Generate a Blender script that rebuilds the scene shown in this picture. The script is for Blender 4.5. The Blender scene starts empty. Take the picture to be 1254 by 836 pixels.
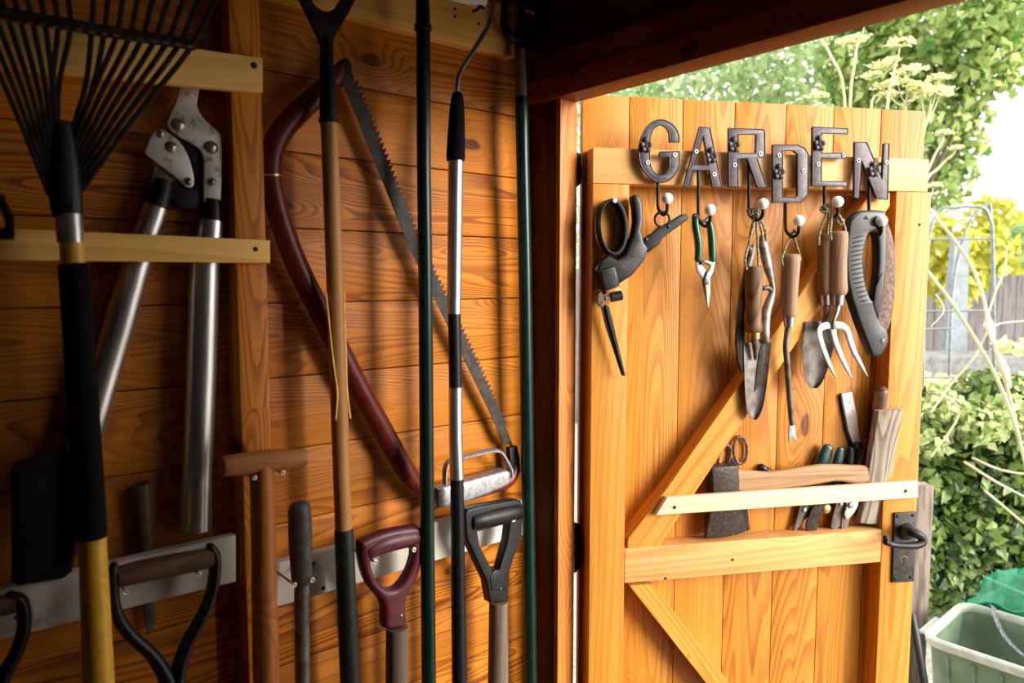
import bpy, bmesh, math, random
from mathutils import Vector, Matrix
random.seed(7)
SC = bpy.context.scene
COL = SC.collection
V = Vector
PI = math.pi

# ------------------------------------------------------------------ camera model (used to measure the place)
FPX, CX, CY = 900.0, 627.0, 418.0
CAMH = 1.45
PITCH = math.atan(75 / FPX)
CAM = V((0, 0, CAMH))
FWD = V((0, math.cos(PITCH), -math.sin(PITCH)))
UPV = V((0, math.sin(PITCH), math.cos(PITCH)))
RGT = V((1, 0, 0))
Z = V((0, 0, 1))

def ray(px, py):
    return RGT * ((px - CX) / FPX) + UPV * ((CY - py) / FPX) + FWD

def mpp(p):                       # metres per pixel at a point of the place
    return (p - CAM).dot(FWD) / FPX

def at_depth(px, py, y):
    r = ray(px, py)
    return CAM + r * (y / r.y)

class Plane:
    """A vertical reference plane of the place: origin o, u along it, v up, n towards the room."""
    def __init__(s, o, u):
        s.o = V(o); s.u = V(u).normalized(); s.v = Z.copy()
        s.n = s.u.cross(s.v).normalized()
        if s.n.dot(CAM - s.o) < 0:
            s.n = -s.n
    def pt(s, px, py, off=0.0):
        r = ray(px, py)
        t = ((s.o + s.n * off) - CAM).dot(s.n) / r.dot(s.n)
        return CAM + r * t
    def uv(s, p):
        q = p - s.o
        return q.dot(s.u), q.dot(s.v)
    def at(s, u, z, off=0.0):
        q = s.o + s.u * u + s.n * off
        return V((q.x, q.y, z))

AZ = math.radians(50.0)
DW = V((math.sin(AZ), math.cos(AZ), 0))            # along the left wall, towards outside
EW = V((math.cos(AZ), -math.sin(AZ), 0))           # along the front wall, away from the corner
_ra = ray(685, 400)
A0 = V((_ra.x / _ra.y * 1.42, 1.42, 0))            # inner arris of the door post
S_POST = 0.092
CN = A0 - EW * S_POST                              # room corner
W = Plane(CN, DW)
F = Plane(CN, EW)                                  # front wall inner plane (n points into the room)
_rb = ray(713, 400)
_t = (A0.x - _rb.x / _rb.y * A0.y) / (_rb.x / _rb.y * DW.y - DW.x)
HG = A0 + DW * _t                                  # hinge line of the door
AD = math.radians(78.9)
DD = V((math.sin(AD), math.cos(AD), 0))
D = Plane(HG, DD)

# ------------------------------------------------------------------ object helpers
ORG = {}

def props(o, label=None, cat=None, group=None, kind=None):
    if label: o['label'] = label
    if cat: o['category'] = cat
    if group: o['group'] = group
    if kind: o['kind'] = kind
    return o

def thing(name, label, cat, loc, group=None, kind=None):
    o = bpy.data.objects.new(name, None)
    COL.objects.link(o)
    o.location = loc
    o.empty_display_size = 0.05
    ORG[o.name] = V(loc)
    return props(o, label, cat, group, kind)

def put(name, me, mat, parent=None, loc=None, label=None, smooth=True):
    """me is a mesh or bmesh in world coordinates; links it as ONE object."""
    if isinstance(me, bmesh.types.BMesh):
        bm = me
        bmesh.ops.recalc_face_normals(bm, faces=bm.faces)
        me = bpy.data.meshes.new(name)
        bm.to_mesh(me); bm.free()
    org = ORG[parent.name] if parent is not None else (V(loc) if loc is not None else V((0, 0, 0)))
    me.transform(Matrix.Translation(-org))
    o = bpy.data.objects.new(name, me)
    COL.objects.link(o)
    if parent is not None:
        o.parent = parent
    else:
        o.location = org
    ORG[o.name] = org
    mats = mat if isinstance(mat, (list, tuple)) else [mat]
    for m in mats:
        me.materials.append(m)
    if smooth:
        for p in me.polygons: p.use_smooth = True
        me.set_sharp_from_angle(angle=math.radians(38))
    if label: o['label'] = label
    return o

def join_bm(*bms):
    out = bmesh.new()
    for b in bms:
        me = bpy.data.meshes.new('tmp'); b.to_mesh(me); b.free()
        out.from_mesh(me); bpy.data.meshes.remove(me)
    return out

# ------------------------------------------------------------------ shape helpers
def catmull(pts, rad, sub):
    if sub <= 1 or len(pts) < 3: return pts, rad
    P = [pts[0] * 2 - pts[1]] + pts + [pts[-1] * 2 - pts[-2]]
    Rr = [rad[0]] + rad + [rad[-1]]
    op, orr = [], []
    for i in range(1, len(P) - 2):
        for k in range(sub):
            t = k / sub
            a, b, c, d = P[i - 1], P[i], P[i + 1], P[i + 2]
            op.append(0.5 * ((2 * b) + (c - a) * t + (2 * a - 5 * b + 4 * c - d) * t * t + (3 * b - a - 3 * c + d) * t ** 3))
            ra, rb = Rr[i], Rr[i + 1]
            orr.append(tuple(x + (y - x) * t for x, y in zip(ra, rb)))
    op.append(pts[-1]); orr.append(rad[-1])
    return op, orr

def tube_bm(pts, radii, ref, segs=14, sub=1, flat=1.0, closed=False, cap_round=0.0, bm=None):
    """Swept tube. radii: list of metres; flat = factor of the radius along ref."""
    bm = bm or bmesh.new()
    pts = [V(p) for p in pts]
    rad = [(r, r * flat) if not isinstance(r, tuple) else r for r in radii]
    if closed:
        n = len(pts)
        ext = pts[-2:] + pts + pts[:2]; er = rad[-2:] + rad + rad[:2]
        op, orr = catmull(ext, er, max(sub, 1))
        s = max(sub, 1)
        pts, rad = op[2 * s:(2 + n) * s], orr[2 * s:(2 + n) * s]
    else:
        pts, rad = catmull(pts, rad, sub)
    n = len(pts)
    if cap_round > 0 and not closed:
        def cap(p, q, r):
            t = (p - q).normalized(); out = []
            for a in (25, 50, 72, 86):
                a = math.radians(a)
                out.append((p + t * (math.sin(a) * max(r) * cap_round), (r[0] * math.cos(a), r[1] * math.cos(a))))
            return out
        c0 = cap(pts[0], pts[1], rad[0]); c1 = cap(pts[-1], pts[-2], rad[-1])
        pts = [c[0] for c in reversed(c0)] + pts + [c[0] for c in c1]
        rad = [c[1] for c in reversed(c0)] + rad + [c[1] for c in c1]
        n = len(pts)
    rings = []
    b = None
    for i in range(n):
        if closed: t = (pts[(i + 1) % n] - pts[i - 1])
        elif i == 0: t = pts[1] - pts[0]
        elif i == n - 1: t = pts[-1] - pts[-2]
        else: t = pts[i + 1] - pts[i - 1]
        t.normalize()
        if b is None:
            b = V(ref) - t * t.dot(V(ref))
            if b.length < 0.1: b = t.orthogonal()
        else:
            b = b - t * t.dot(b)
        b.normalize()
        a = t.cross(b)
        ra, rb = rad[i]
        rings.append([bm.verts.new(pts[i] + a * (ra * math.cos(2 * PI * k / segs)) + b * (rb * math.sin(2 * PI * k / segs))) for k in range(segs)])
    m = n if closed else n - 1
    for i in range(m):
        r0, r1 = rings[i], rings[(i + 1) % n]
        for k in range(segs):
            bm.faces.new((r0[k], r0[(k + 1) % segs], r1[(k + 1) % segs], r1[k]))
    if not closed:
        bm.faces.new(rings[0][::-1]); bm.faces.new(rings[-1])
    return bm

def ptube(pl, seq, segs=14, sub=1, flat=1.0, **kw):
    """seq: (px, py, off, halfwidth in px) read off the photograph, on plane pl."""
    pts = [pl.pt(a, b, c) for a, b, c, _ in seq]
    rad = [h * mpp(p) for p, (_, _, _, h) in zip(pts, seq)]
    return tube_bm(pts, rad, pl.n, segs, sub, flat, **kw)

def smooth_outline(pts, sub):
    n = len(pts); out = []
    for i in range(n):
        a, b, c, d = [V((*pts[(i + k) % n], 0)) for k in (-1, 0, 1, 2)]
        for k in range(sub):
            t = k / sub
            q = 0.5 * ((2 * b) + (c - a) * t + (2 * a - 5 * b + 4 * c - d) * t * t + (3 * b - a - 3 * c + d) * t ** 3)
            out.append((q.x, q.y))
    return out

def plate_bm(pl, outlines, n0, n1, bevel=0.0, sub=1, bres=2, trace=None):
    """A solid of the given outlines (first is the outside, the others holes) between offsets n0 and n1 of plane pl."""
    cu = bpy.data.curves.new('tmp', 'CURVE')
    cu.dimensions = '2D'; cu.fill_mode = 'BOTH'
    half = (n1 - n0) / 2
    bevel = min(bevel, half * 0.95)
    cu.extrude = half - bevel; cu.bevel_depth = bevel; cu.bevel_resolution = bres
    cu.offset = -bevel
    tr = n1 if trace is None else trace
    for ol in outlines:
        if sub > 1: ol = smooth_outline(ol, sub)
        sp = cu.splines.new('POLY')
        sp.points.add(len(ol) - 1)
        for k, q in enumerate(ol):
            u, v = pl.uv(pl.pt(q[0], q[1], tr))
            sp.points[k].co = (u, v, 0, 1)
        sp.use_cyclic_u = True
    ob = bpy.data.objects.new('tmp', cu)
    me = bpy.data.meshes.new_from_object(ob)
    bpy.data.objects.remove(ob); bpy.data.curves.remove(cu)
    M = Matrix((
        (pl.u.x, 0, pl.n.x, pl.o.x + pl.n.x * (n0 + half)),
        (pl.u.y, 0, pl.n.y, pl.o.y + pl.n.y * (n0 + half)),
        (0, 1, 0, 0), (0, 0, 0, 1)))
    me.transform(M)
    bm = bmesh.new(); bm.from_mesh(me); bpy.data.meshes.remove(me)
    bmesh.ops.remove_doubles(bm, verts=bm.verts, dist=1e-5)
    return bm

def box_bm(o, ax, ay, az, bevel=0.0, bm=None, bid=None):
    """Box from corner o with edge vectors ax, ay, az."""
    tmp = bmesh.new()
    o, ax, ay, az = V(o), V(ax), V(ay), V(az)
    vs = [tmp.verts.new(o + ax * i + ay * j + az * k) for i in (0, 1) for j in (0, 1) for k in (0, 1)]
    for f in ((0, 1, 3, 2), (4, 6, 7, 5), (0, 4, 5, 1), (2, 3, 7, 6), (0, 2, 6, 4), (1, 5, 7, 3)):
        tmp.faces.new([vs[i] for i in f])
    bmesh.ops.recalc_face_normals(tmp, faces=tmp.faces)
    if bevel > 0:
        bmesh.ops.bevel(tmp, geom=list(tmp.edges), offset=bevel, segments=2, affect='EDGES', profile=0.6)
    if bid is not None:
        lay = tmp.verts.layers.float.new('bid')
        for v in tmp.verts: v[lay] = bid
    if bm is None: return tmp
    if bid is not None and bm.verts.layers.float.get('bid') is None: bm.verts.layers.float.new('bid')
    me = bpy.data.meshes.new('tmp'); tmp.to_mesh(me); tmp.free()
    bm.from_mesh(me); bpy.data.meshes.remove(me)
    return bm

def ball_bm(c, r, seg=16, scale=(1, 1, 1), bm=None, basis=None):
    tmp = bmesh.new()
    bmesh.ops.create_uvsphere(tmp, u_segments=seg, v_segments=max(6, seg // 2), radius=r)
    M = Matrix.Diagonal((*scale, 1))
    if basis is not None: M = basis.to_4x4() @ M
    tmp.transform(Matrix.Translation(c) @ M)
    if bm is None: return tmp
    me = bpy.data.meshes.new('tmp'); tmp.to_mesh(me); tmp.free()
    bm.from_mesh(me); bpy.data.meshes.remove(me)
    return bm

def basis_of(pl):
    return Matrix((pl.u, pl.v, pl.n)).transposed()

def disc_bm(pl, px, py, n0, n1, rpx, segs=20, dome=False):
    a, b = pl.pt(px, py, n0), pl.pt(px, py, n1)
    a = b - pl.n * (n1 - n0)
    r = rpx * mpp(b)
    if dome:
        return tube_bm([a, a.lerp(b, 0.35), a.lerp(b, 0.7), a.lerp(b, 0.9), b], [r, r * 0.97, r * 0.78, r * 0.48, r * 0.12], pl.u, segs)
    return tube_bm([a, a.lerp(b, 0.8), b], [r, r, r * 0.85], pl.u, segs)

# ------------------------------------------------------------------ materials
def new_mat(name):
    m = bpy.data.materials.new(name); m.use_nodes = True
    nt = m.node_tree
    return m, nt, nt.nodes['Principled BSDF']

class NT:
    def __init__(s, nt): s.nt = nt
    def n(s, t, **kw):
        o = s.nt.nodes.new(t)
        for k, v in kw.items(): setattr(o, k, v)
        return o
    def l(s, a, b): s.nt.links.new(a, b)
    def math(s, op, a, b=None, c=None):
        o = s.n('ShaderNodeMath', operation=op)
        for i, x in enumerate((a, b, c)):
            if x is None: continue
            if isinstance(x, (int, float)): o.inputs[i].default_value = x
            else: s.l(x, o.inputs[i])
        return o.outputs[0]
    def mix(s, f, a, b, blend='MIX'):
        o = s.n('ShaderNodeMix', data_type='RGBA', blend_type=blend)
        for i, x in ((0, f), (6, a), (7, b)):
            if isinstance(x, (int, float)): o.inputs[i].default_value = x
            elif isinstance(x, tuple): o.inputs[i].default_value = (*x[:3], 1)
            else: s.l(x, o.inputs[i])
        return o.outputs[2]
    def rng(s, x, a, b, c=0.0, d=1.0, smooth=True):
        o = s.n('ShaderNodeMapRange', interpolation_type='SMOOTHSTEP' if smooth else 'LINEAR')
        s.l(x, o.inputs[0])
        for i, v in enumerate((a, b, c, d)): o.inputs[i + 1].default_value = v
        return o.outputs[0]
    def noise(s, vec, scale, detail=2.0, rough=0.5, dist=0.0):
        o = s.n('ShaderNodeTexNoise')
        s.l(vec, o.inputs['Vector'])
        o.inputs['Scale'].default_value = scale; o.inputs['Detail'].default_value = detail
        o.inputs['Roughness'].default_value = rough; o.inputs['Distortion'].default_value = dist
        return o.outputs[0]
    def xyz(s, x, y, z):
        o = s.n('ShaderNodeCombineXYZ')
        for i, v in enumerate((x, y, z)):
            if isinstance(v, (int, float)): o.inputs[i].default_value = v
            else: s.l(v, o.inputs[i])
        return o.outputs[0]

def lin(r, g, b):
    f = lambda c: (c / 255 / 12.92) if c / 255 <= 0.04045 else ((c / 255 + 0.055) / 1.055) ** 2.4
    return (f(r), f(g), f(b))

def wood(name, light, dark, axis, across, rings=1.0, knots=0.6, rough=0.5, tone=0.25, coat=0.0, kcol=(0.05, 0.012, 0.002), spec=0.25, kscale=1.0, ramp=0.55):
    m, nt, bs = new_mat(name); g = NT(nt)
    pos = g.n('ShaderNodeNewGeometry').outputs['Position']
    def dot(v):
        o = g.n('ShaderNodeVectorMath', operation='DOT_PRODUCT')
        g.l(pos, o.inputs[0]); o.inputs[1].default_value = V(v).normalized()
        return o.outputs['Value']
    axis = V(axis).normalized(); across = V(across).normalized()
    A, B, C = dot(axis), dot(across), dot(axis.cross(across))
    at = g.n('ShaderNodeAttribute', attribute_name='bid').outputs['Fac']
    off1 = g.math('MULTIPLY', at, 3.71); off2 = g.math('MULTIPLY', at, 5.13)
    co = g.xyz(g.math('ADD', B, off1), C, g.math('ADD', g.math('MULTIPLY', A, 0.075), off2))
    kx = g.math('ADD', g.math('MULTIPLY', A, 3.2 * kscale), off1); ky = g.math('ADD', g.math('MULTIPLY', B, 6.5 * kscale), off2)
    wob = g.noise(pos, 9, 2)
    kx = g.math('ADD', kx, g.math('MULTIPLY', wob, 0.25))
    vo = g.n('ShaderNodeTexVoronoi', voronoi_dimensions='2D'); vo.inputs['Scale'].default_value = 1.0
    g.l(g.xyz(kx, ky, 0.0), vo.inputs['Vector'])
    sep = g.n('ShaderNodeSeparateColor'); g.l(vo.outputs['Color'], sep.inputs[0])
    has = g.math('GREATER_THAN', sep.outputs[0], 1.0 - knots)
    dist = vo.outputs['Distance']
    halo = g.math('MULTIPLY', has, g.rng(dist, 0.0, 0.42, 1, 0))
    core = g.math('MULTIPLY', has, g.rng(dist, 0.045, 0.085, 1, 0))
    n1 = g.noise(co, 8.0, 1.5, 0.4, 0.15)
    f = g.math('ADD', g.math('MULTIPLY', n1, 42.0 * rings), g.math('MULTIPLY', halo, 4.5))
    fr = g.math('FRACT', f)
    ring = g.math('MULTIPLY', g.rng(fr, 0.30, 0.92), g.rng(fr, 0.92, 1.0, 1, 0))
    Bo = g.math('ADD', B, off1)
    fib = g.noise(g.xyz(Bo, C, g.math('MULTIPLY', A, 0.02)), 330, 2, 0.6)
    strk = g.noise(g.xyz(Bo, C, g.math('MULTIPLY', A, 0.035)), 60, 3, 0.6)
    big = g.noise(co, 2.6, 2)
    amp = g.rng(g.noise(co, 3.7, 1), 0.35, 0.6, 0.25, 1.0)
    k = g.math('ADD', g.math('MULTIPLY', g.math('MULTIPLY', ring, amp), ramp), g.math('MULTIPLY', g.math('SUBTRACT', fib, 0.5), 0.7))
    k = g.math('ADD', k, g.math('MULTIPLY', g.math('SUBTRACT', strk, 0.42), 0.9))
    k = g.math('ADD', k, g.math('MULTIPLY', g.math('SUBTRACT', big, 0.45), 0.7))
    o = g.n('ShaderNodeClamp'); g.l(k, o.inputs[0]); k = o.outputs[0]
    c = g.mix(k, light, dark)
    c = g.mix(g.math('MULTIPLY', halo, 0.35), c, dark)
    c = g.mix(g.math('MULTIPLY', core, 0.93), c, g.mix(ring, tuple(x * 1.7 for x in kcol), tuple(x * .5 for x in kcol)))
    wn = g.n('ShaderNodeTexWhiteNoise', noise_dimensions='1D'); g.l(g.math('ADD', at, 0.37), wn.inputs['W'])
    val = g.math('ADD', 1.0 - tone, g.math('MULTIPLY', wn.outputs['Value'], 2 * tone))
    c = g.mix(1.0, c, g.xyz(val, val, val), 'MULTIPLY')
    g.l(c, bs.inputs['Base Color'])
    bs.inputs['Roughness'].default_value = rough
    bs.inputs['Specular IOR Level'].default_value = spec
    bs.inputs['Coat Weight'].default_value = coat
    bs.inputs['Coat Roughness'].default_value = 0.35
    bp = g.n('ShaderNodeBump'); bp.inputs['Strength'].default_value = 0.2; bp.inputs['Distance'].default_value = 0.0008
    g.l(g.math('SUBTRACT', g.math('MULTIPLY', fib, 0.8), ring), bp.inputs['Height']); g.l(bp.outputs[0], bs.inputs['Normal'])
    return m

def plain(name, c1, c2=None, rough=0.5, metal=0.0, scale=60, lo=0.4, hi=0.65, bump=0.0, spec=0.5, stretch=None, rough2=None, detail=4, transl=0.0):
    m, nt, bs = new_mat(name); g = NT(nt)
    bs.inputs['Base Color'].default_value = (*c1, 1)
    bs.inputs['Roughness'].default_value = rough
    bs.inputs['Metallic'].default_value = metal
    bs.inputs['Specular IOR Level'].default_value = spec
    if c2 is not None:
        pos = g.n('ShaderNodeNewGeometry').outputs['Position']
        if stretch is not None:
            mp = g.n('ShaderNodeMapping'); g.l(pos, mp.inputs['Vector']); mp.inputs['Scale'].default_value = stretch; pos = mp.outputs[0]
        nz = g.noise(pos, scale, detail, 0.6)
        f = g.rng(nz, lo, hi)
        g.l(g.mix(f, c1, c2), bs.inputs['Base Color'])
        if rough2 is not None: g.l(g.rng(nz, lo, hi, rough, rough2), bs.inputs['Roughness'])
        if bump:
            bp = g.n('ShaderNodeBump'); bp.inputs['Strength'].default_value = bump; bp.inputs['Distance'].default_value = 0.001
            g.l(nz, bp.inputs['Height']); g.l(bp.outputs[0], bs.inputs['Normal'])
    return m

def leafmat(name, c1, c2, tr=0.5):
    m = bpy.data.materials.new(name); m.use_nodes = True
    nt = m.node_tree; g = NT(nt); bs = nt.nodes['Principled BSDF']; out = nt.nodes['Material Output']
    at = g.n('ShaderNodeAttribute', attribute_name='bid').outputs['Fac']
    c = g.mix(at, c1, c2)
    g.l(c, bs.inputs['Base Color']); bs.inputs['Roughness'].default_value = 0.45
    t = g.n('ShaderNodeBsdfTranslucent'); g.l(c, t.inputs['Color'])
    mx = g.n('ShaderNodeMixShader'); mx.inputs[0].default_value = tr
    g.l(bs.outputs[0], mx.inputs[1]); g.l(t.outputs[0], mx.inputs[2]); g.l(mx.outputs[0], out.inputs['Surface'])
    return m

UPZ = (0, 0, 1)
M = {}
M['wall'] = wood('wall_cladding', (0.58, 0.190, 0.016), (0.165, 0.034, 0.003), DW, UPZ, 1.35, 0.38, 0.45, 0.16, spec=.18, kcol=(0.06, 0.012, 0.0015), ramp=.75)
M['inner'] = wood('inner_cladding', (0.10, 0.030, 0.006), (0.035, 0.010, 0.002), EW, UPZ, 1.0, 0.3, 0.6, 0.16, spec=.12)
M['stud'] = wood('stud_pine', (0.66, 0.235, 0.022), (0.28, 0.065, 0.005), UPZ, DW, 1.0, 0.22, 0.5, 0.1, ramp=.6)
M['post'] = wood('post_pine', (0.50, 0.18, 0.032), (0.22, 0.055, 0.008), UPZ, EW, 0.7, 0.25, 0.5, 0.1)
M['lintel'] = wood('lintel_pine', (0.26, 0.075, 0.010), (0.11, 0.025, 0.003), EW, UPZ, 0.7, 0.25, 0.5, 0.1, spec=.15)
M['shadedpost'] = wood('shaded_post_pine', (0.10, 0.028, 0.006), (0.04, 0.011, 0.002), UPZ, EW, 0.7, 0.25, 0.55, 0.1, spec=.15)  # darker copy of the post wood: shade of its inward faces put into colour
M['batten'] = wood('batten_pine', (0.95, 0.56, 0.16), (0.72, 0.35, 0.07), DW, UPZ, 0.45, 0.1, 0.6, 0.04)
M['batten_hi'] = wood('batten_pine_top', (0.90, 0.48, 0.12), (0.56, 0.23, 0.04), DW, UPZ, 0.6, 0.15, 0.6, 0.04)
M['strip'] = plain('white_painted_strip', (0.62, 0.56, 0.48), (0.40, 0.33, 0.26), 0.6, scale=14, lo=0.55, hi=0.72, bump=0.1)
M['dboard'] = wood('door_boards', (0.60, 0.245, 0.031), (0.28, 0.075, 0.0065), UPZ, DD, 0.8, 0.26, 0.45, 0.10, kcol=(0.09, 0.02, 0.002))
M['dstile'] = wood('door_stiles', (0.58, 0.245, 0.034), (0.36, 0.115, 0.011), UPZ, DD, 0.45, 0.12, 0.45, 0.05, kcol=(0.14, 0.04, 0.007))
M['dledge'] = wood('door_ledges', (0.70, 0.385, 0.140), (0.54, 0.245, 0.065), DD, UPZ, 0.4, 0.10, 0.45, 0.04, kcol=(0.12, 0.03, 0.006))
_p0, _p1 = D.pt(786, 668, .045), D.pt(1085, 240, .045)
BR1 = (_p1 - _p0).normalized()
M['brace1'] = wood('door_brace', (0.64, 0.295, 0.050), (0.42, 0.145, 0.017), BR1, BR1.cross(D.n), 0.5, 0.12, 0.45, 0.05, kcol=(0.12, 0.03, 0.006))
_p0, _p1 = D.pt(785, 717, .045), D.pt(880, 836, .045)
BR2 = (_p1 - _p0).normalized()
M['brace2'] = wood('door_brace_low', (0.64, 0.295, 0.050), (0.42, 0.145, 0.017), BR2, BR2.cross(D.n), 0.5, 0.12, 0.45, 0.05, kcol=(0.12, 0.03, 0.006))
M['slat'] = wood('pale_slat', (0.68, 0.535, 0.37), (0.57, 0.40, 0.23), DD, UPZ, 0.3, 0.12, 0.6, 0.03, kcol=(0.4, 0.18, 0.05))
M['floor'] = wood('floor_boards', (0.13, 0.075, 0.035), (0.07, 0.035, 0.016), DW, EW, 0.8, 0.2, 0.7, 0.15)
M['shaft'] = wood('ash_shaft', (0.50, 0.24, 0.08), (0.20, 0.075, 0.02), UPZ, DW, 0.4, 0.05, 0.42, 0.1)
M['shaft_red'] = wood('red_brown_shaft', (0.46, 0.16, 0.035), (0.24, 0.07, 0.014), UPZ, DW, 0.4, 0.05, 0.4, 0.1, coat=0.2)
M['shaft_grey'] = wood('weathered_shaft', (0.15, 0.105, 0.075), (0.06, 0.04, 0.028), UPZ, DW, 0.5, 0.0, 0.65, 0.1)
M['grip_dark'] = wood('dark_wood_grip', (0.11, 0.055, 0.028), (0.04, 0.018, 0.009), DW, UPZ, 0.6, 0.0, 0.5, 0.05)
M['grip_t'] = wood('tee_wood_grip', (0.42, 0.17, 0.05), (0.15, 0.05, 0.014), DW, UPZ, 0.8, 0.0, 0.5, 0.05)
M['hwood'] = wood('hand_tool_wood', (0.20, 0.105, 0.05), (0.035, 0.016, 0.008), UPZ, DD, 1.4, 0.0, 0.5, 0.1, ramp=.8)
M['hwood2'] = wood('pale_hand_tool_wood', (0.30, 0.185, 0.115), (0.10, 0.05, 0.027), UPZ, DD, 1.0, 0.0, 0.6, 0.1, ramp=.7)
M['axewood'] = wood('hatchet_wood', (0.42, 0.245, 0.125), (0.14, 0.065, 0.025), DD, UPZ, 1.0, 0.0, 0.55, 0.05, ramp=.7)
M['oldwood'] = wood('weathered_block', (0.38, 0.315, 0.25), (0.085, 0.06, 0.042), UPZ, DD, 1.2, 0.0, 0.8, 0.05, ramp=.7)
M['black'] = plain('black_plastic', (0.004, 0.004, 0.005), (0.009, 0.009, 0.011), 0.42, scale=90, spec=.3)
M['foam'] = plain('black_foam', (0.0025, 0.0025, 0.003), (0.006, 0.006, 0.0065), 0.85, scale=200, bump=0.3, spec=.12)
M['iron'] = plain('black_iron', (0.008, 0.006, 0.0055), (0.020, 0.015, 0.012), 0.48, 0.2, scale=70, bump=0.15, spec=.25)
M['cast'] = plain('cast_letter_iron', (0.034, 0.025, 0.029), (0.058, 0.045, 0.050), 0.42, 0.3, scale=120, bump=0.15)
M['casthi'] = plain('letter_rim_highlight', (0.065, 0.053, 0.058), (0.04, 0.032, 0.035), 0.36, 0.4, scale=90, bump=0.1)  # lighter than the plate: edge highlight put into the rim colour
M['lockiron'] = plain('lock_plate_iron', (0.020, 0.018, 0.017), (0.045, 0.041, 0.037), 0.5, 0.3, scale=90, bump=0.15)
M['steel'] = plain('steel', (0.46, 0.455, 0.44), (0.30, 0.285, 0.27), 0.32, 0.9, scale=50)
M['alu'] = plain('aluminium_tube', (0.66, 0.65, 0.63), (0.50, 0.48, 0.46), 0.33, 0.95, scale=40, stretch=(1, 1, 0.1))
M['platesteel'] = plain('worn_steel_plate', (0.60, 0.56, 0.49), (0.26, 0.21, 0.16), 0.42, 0.7, scale=90, lo=0.5, hi=0.7)
M['wornsteel'] = plain('worn_grey_steel', (0.34, 0.30, 0.265), (0.17, 0.135, 0.11), 0.42, 0.6, scale=60)
M['oldsteel'] = plain('old_grey_steel', (0.16, 0.14, 0.125), (0.085, 0.065, 0.052), 0.5, 0.5, scale=45)
M['chrome'] = plain('bright_fork_steel', (0.70, 0.69, 0.67), (0.55, 0.53, 0.50), 0.3, 0.7, scale=40)
M['rust'] = plain('rusty_blade', (0.075, 0.036, 0.022), (0.17, 0.105, 0.078), 0.6, 0.3, scale=140, bump=0.2)
M['axe'] = plain('hatchet_steel', (0.035, 0.022, 0.017), (0.11, 0.075, 0.06), 0.5, 0.35, scale=190, lo=0.45, hi=0.75, bump=0.3)
M['sawblade'] = plain('saw_blade_steel', (0.020, 0.012, 0.009), (0.050, 0.032, 0.022), 0.55, 0.0, scale=70, spec=.25)
M['guard'] = plain('grey_cast_guard', (0.40, 0.39, 0.41), (0.26, 0.25, 0.27), 0.4, 0.7, scale=130)
M['redtube'] = plain('dark_red_paint', (0.135, 0.015, 0.008), (0.085, 0.010, 0.006), 0.38, 0.0, scale=40, spec=.3)
M['plum'] = plain('plum_plastic', (0.115, 0.014, 0.022), (0.07, 0.011, 0.016), 0.38, scale=60, spec=.4)
M['green'] = plain('dark_green_enamel', (0.0025, 0.014, 0.011), (0.004, 0.020, 0.015), 0.28, scale=30, spec=.35)
M['sleeve'] = plain('dark_grey_green_sleeve', (0.011, 0.013, 0.011), (0.018, 0.020, 0.017), 0.5, scale=60, spec=.3)
M['greygrip'] = plain('grey_rubber', (0.065, 0.054, 0.050), (0.038, 0.031, 0.028), 0.6, scale=60)
M['yellow'] = plain('yellow_fibreglass', (0.72, 0.40, 0.025), (0.62, 0.32, 0.02), 0.4, scale=40)
M['white'] = plain('white_ceramic', (0.88, 0.85, 0.80), None, 0.22)
M['whitewash'] = plain('white_painted_stick', (0.80, 0.77, 0.70), (0.30, 0.26, 0.22), 0.6, scale=110, lo=0.62, hi=0.7)
M['sleevewhite'] = plain('white_sleeve', (0.75, 0.72, 0.68), (0.6, 0.57, 0.53), 0.8, scale=150)
M['brass'] = plain('old_brass', (0.62, 0.40, 0.16), (0.35, 0.2, 0.08), 0.38, 0.9, scale=90)
M['copper'] = plain('copper', (0.60, 0.26, 0.12), (0.40, 0.15, 0.07), 0.35, 0.9, scale=90)
M['zinc'] = plain('zinc_screw', (0.80, 0.78, 0.74), None, 0.3, 0.6)
M['hole'] = plain('screw_recess', (0.02, 0.015, 0.012), None, 0.8)
M['cord'] = plain('speckled_cord', (0.42, 0.36, 0.20), (0.07, 0.075, 0.04), 0.9, scale=330, lo=0.45, hi=0.55)
M['grass_h'] = plain('green_handle', (0.008, 0.075, 0.035), (0.012, 0.10, 0.05), 0.32, scale=40)
M['teal'] = plain('dark_teal_handle', (0.010, 0.035, 0.045), (0.02, 0.055, 0.065), 0.3, scale=60)
M['graphite'] = plain('graphite_plastic', (0.009, 0.009, 0.011), (0.020, 0.020, 0.024), 0.36, scale=160, spec=.4)
M['fence'] = plain('grey_fence_boards', (0.17, 0.155, 0.15), (0.09, 0.08, 0.078), 0.8, scale=7, stretch=(6, 6, 0.6))
M['fence2'] = plain('brown_fence_boards', (0.12, 0.09, 0.07), (0.05, 0.04, 0.03), 0.8, scale=7, stretch=(6, 6, 0.6))
M['postgrey'] = plain('pale_post', (0.26, 0.215, 0.18), (0.12, 0.09, 0.07), 0.8, scale=9, stretch=(6, 6, 0.6))
M['galv'] = plain('galvanised_tube', (0.22, 0.26, 0.26), (0.15, 0.18, 0.18), 0.45, 0.5, scale=40)
M['slate'] = plain('grey_board', (0.25, 0.285, 0.31), (0.19, 0.22, 0.245), 0.6, scale=20)
M['stone'] = plain('concrete_trough', (0.24, 0.245, 0.25), (0.15, 0.155, 0.16), 0.85, scale=20)
M['ground'] = plain('gravel_ground', (0.46, 0.43, 0.38), (0.30, 0.28, 0.24), 0.95, scale=60, bump=0.5)
M['stem'] = plain('pale_green_stem', (0.42, 0.47, 0.22), (0.55, 0.52, 0.33), 0.6, scale=12)
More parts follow.
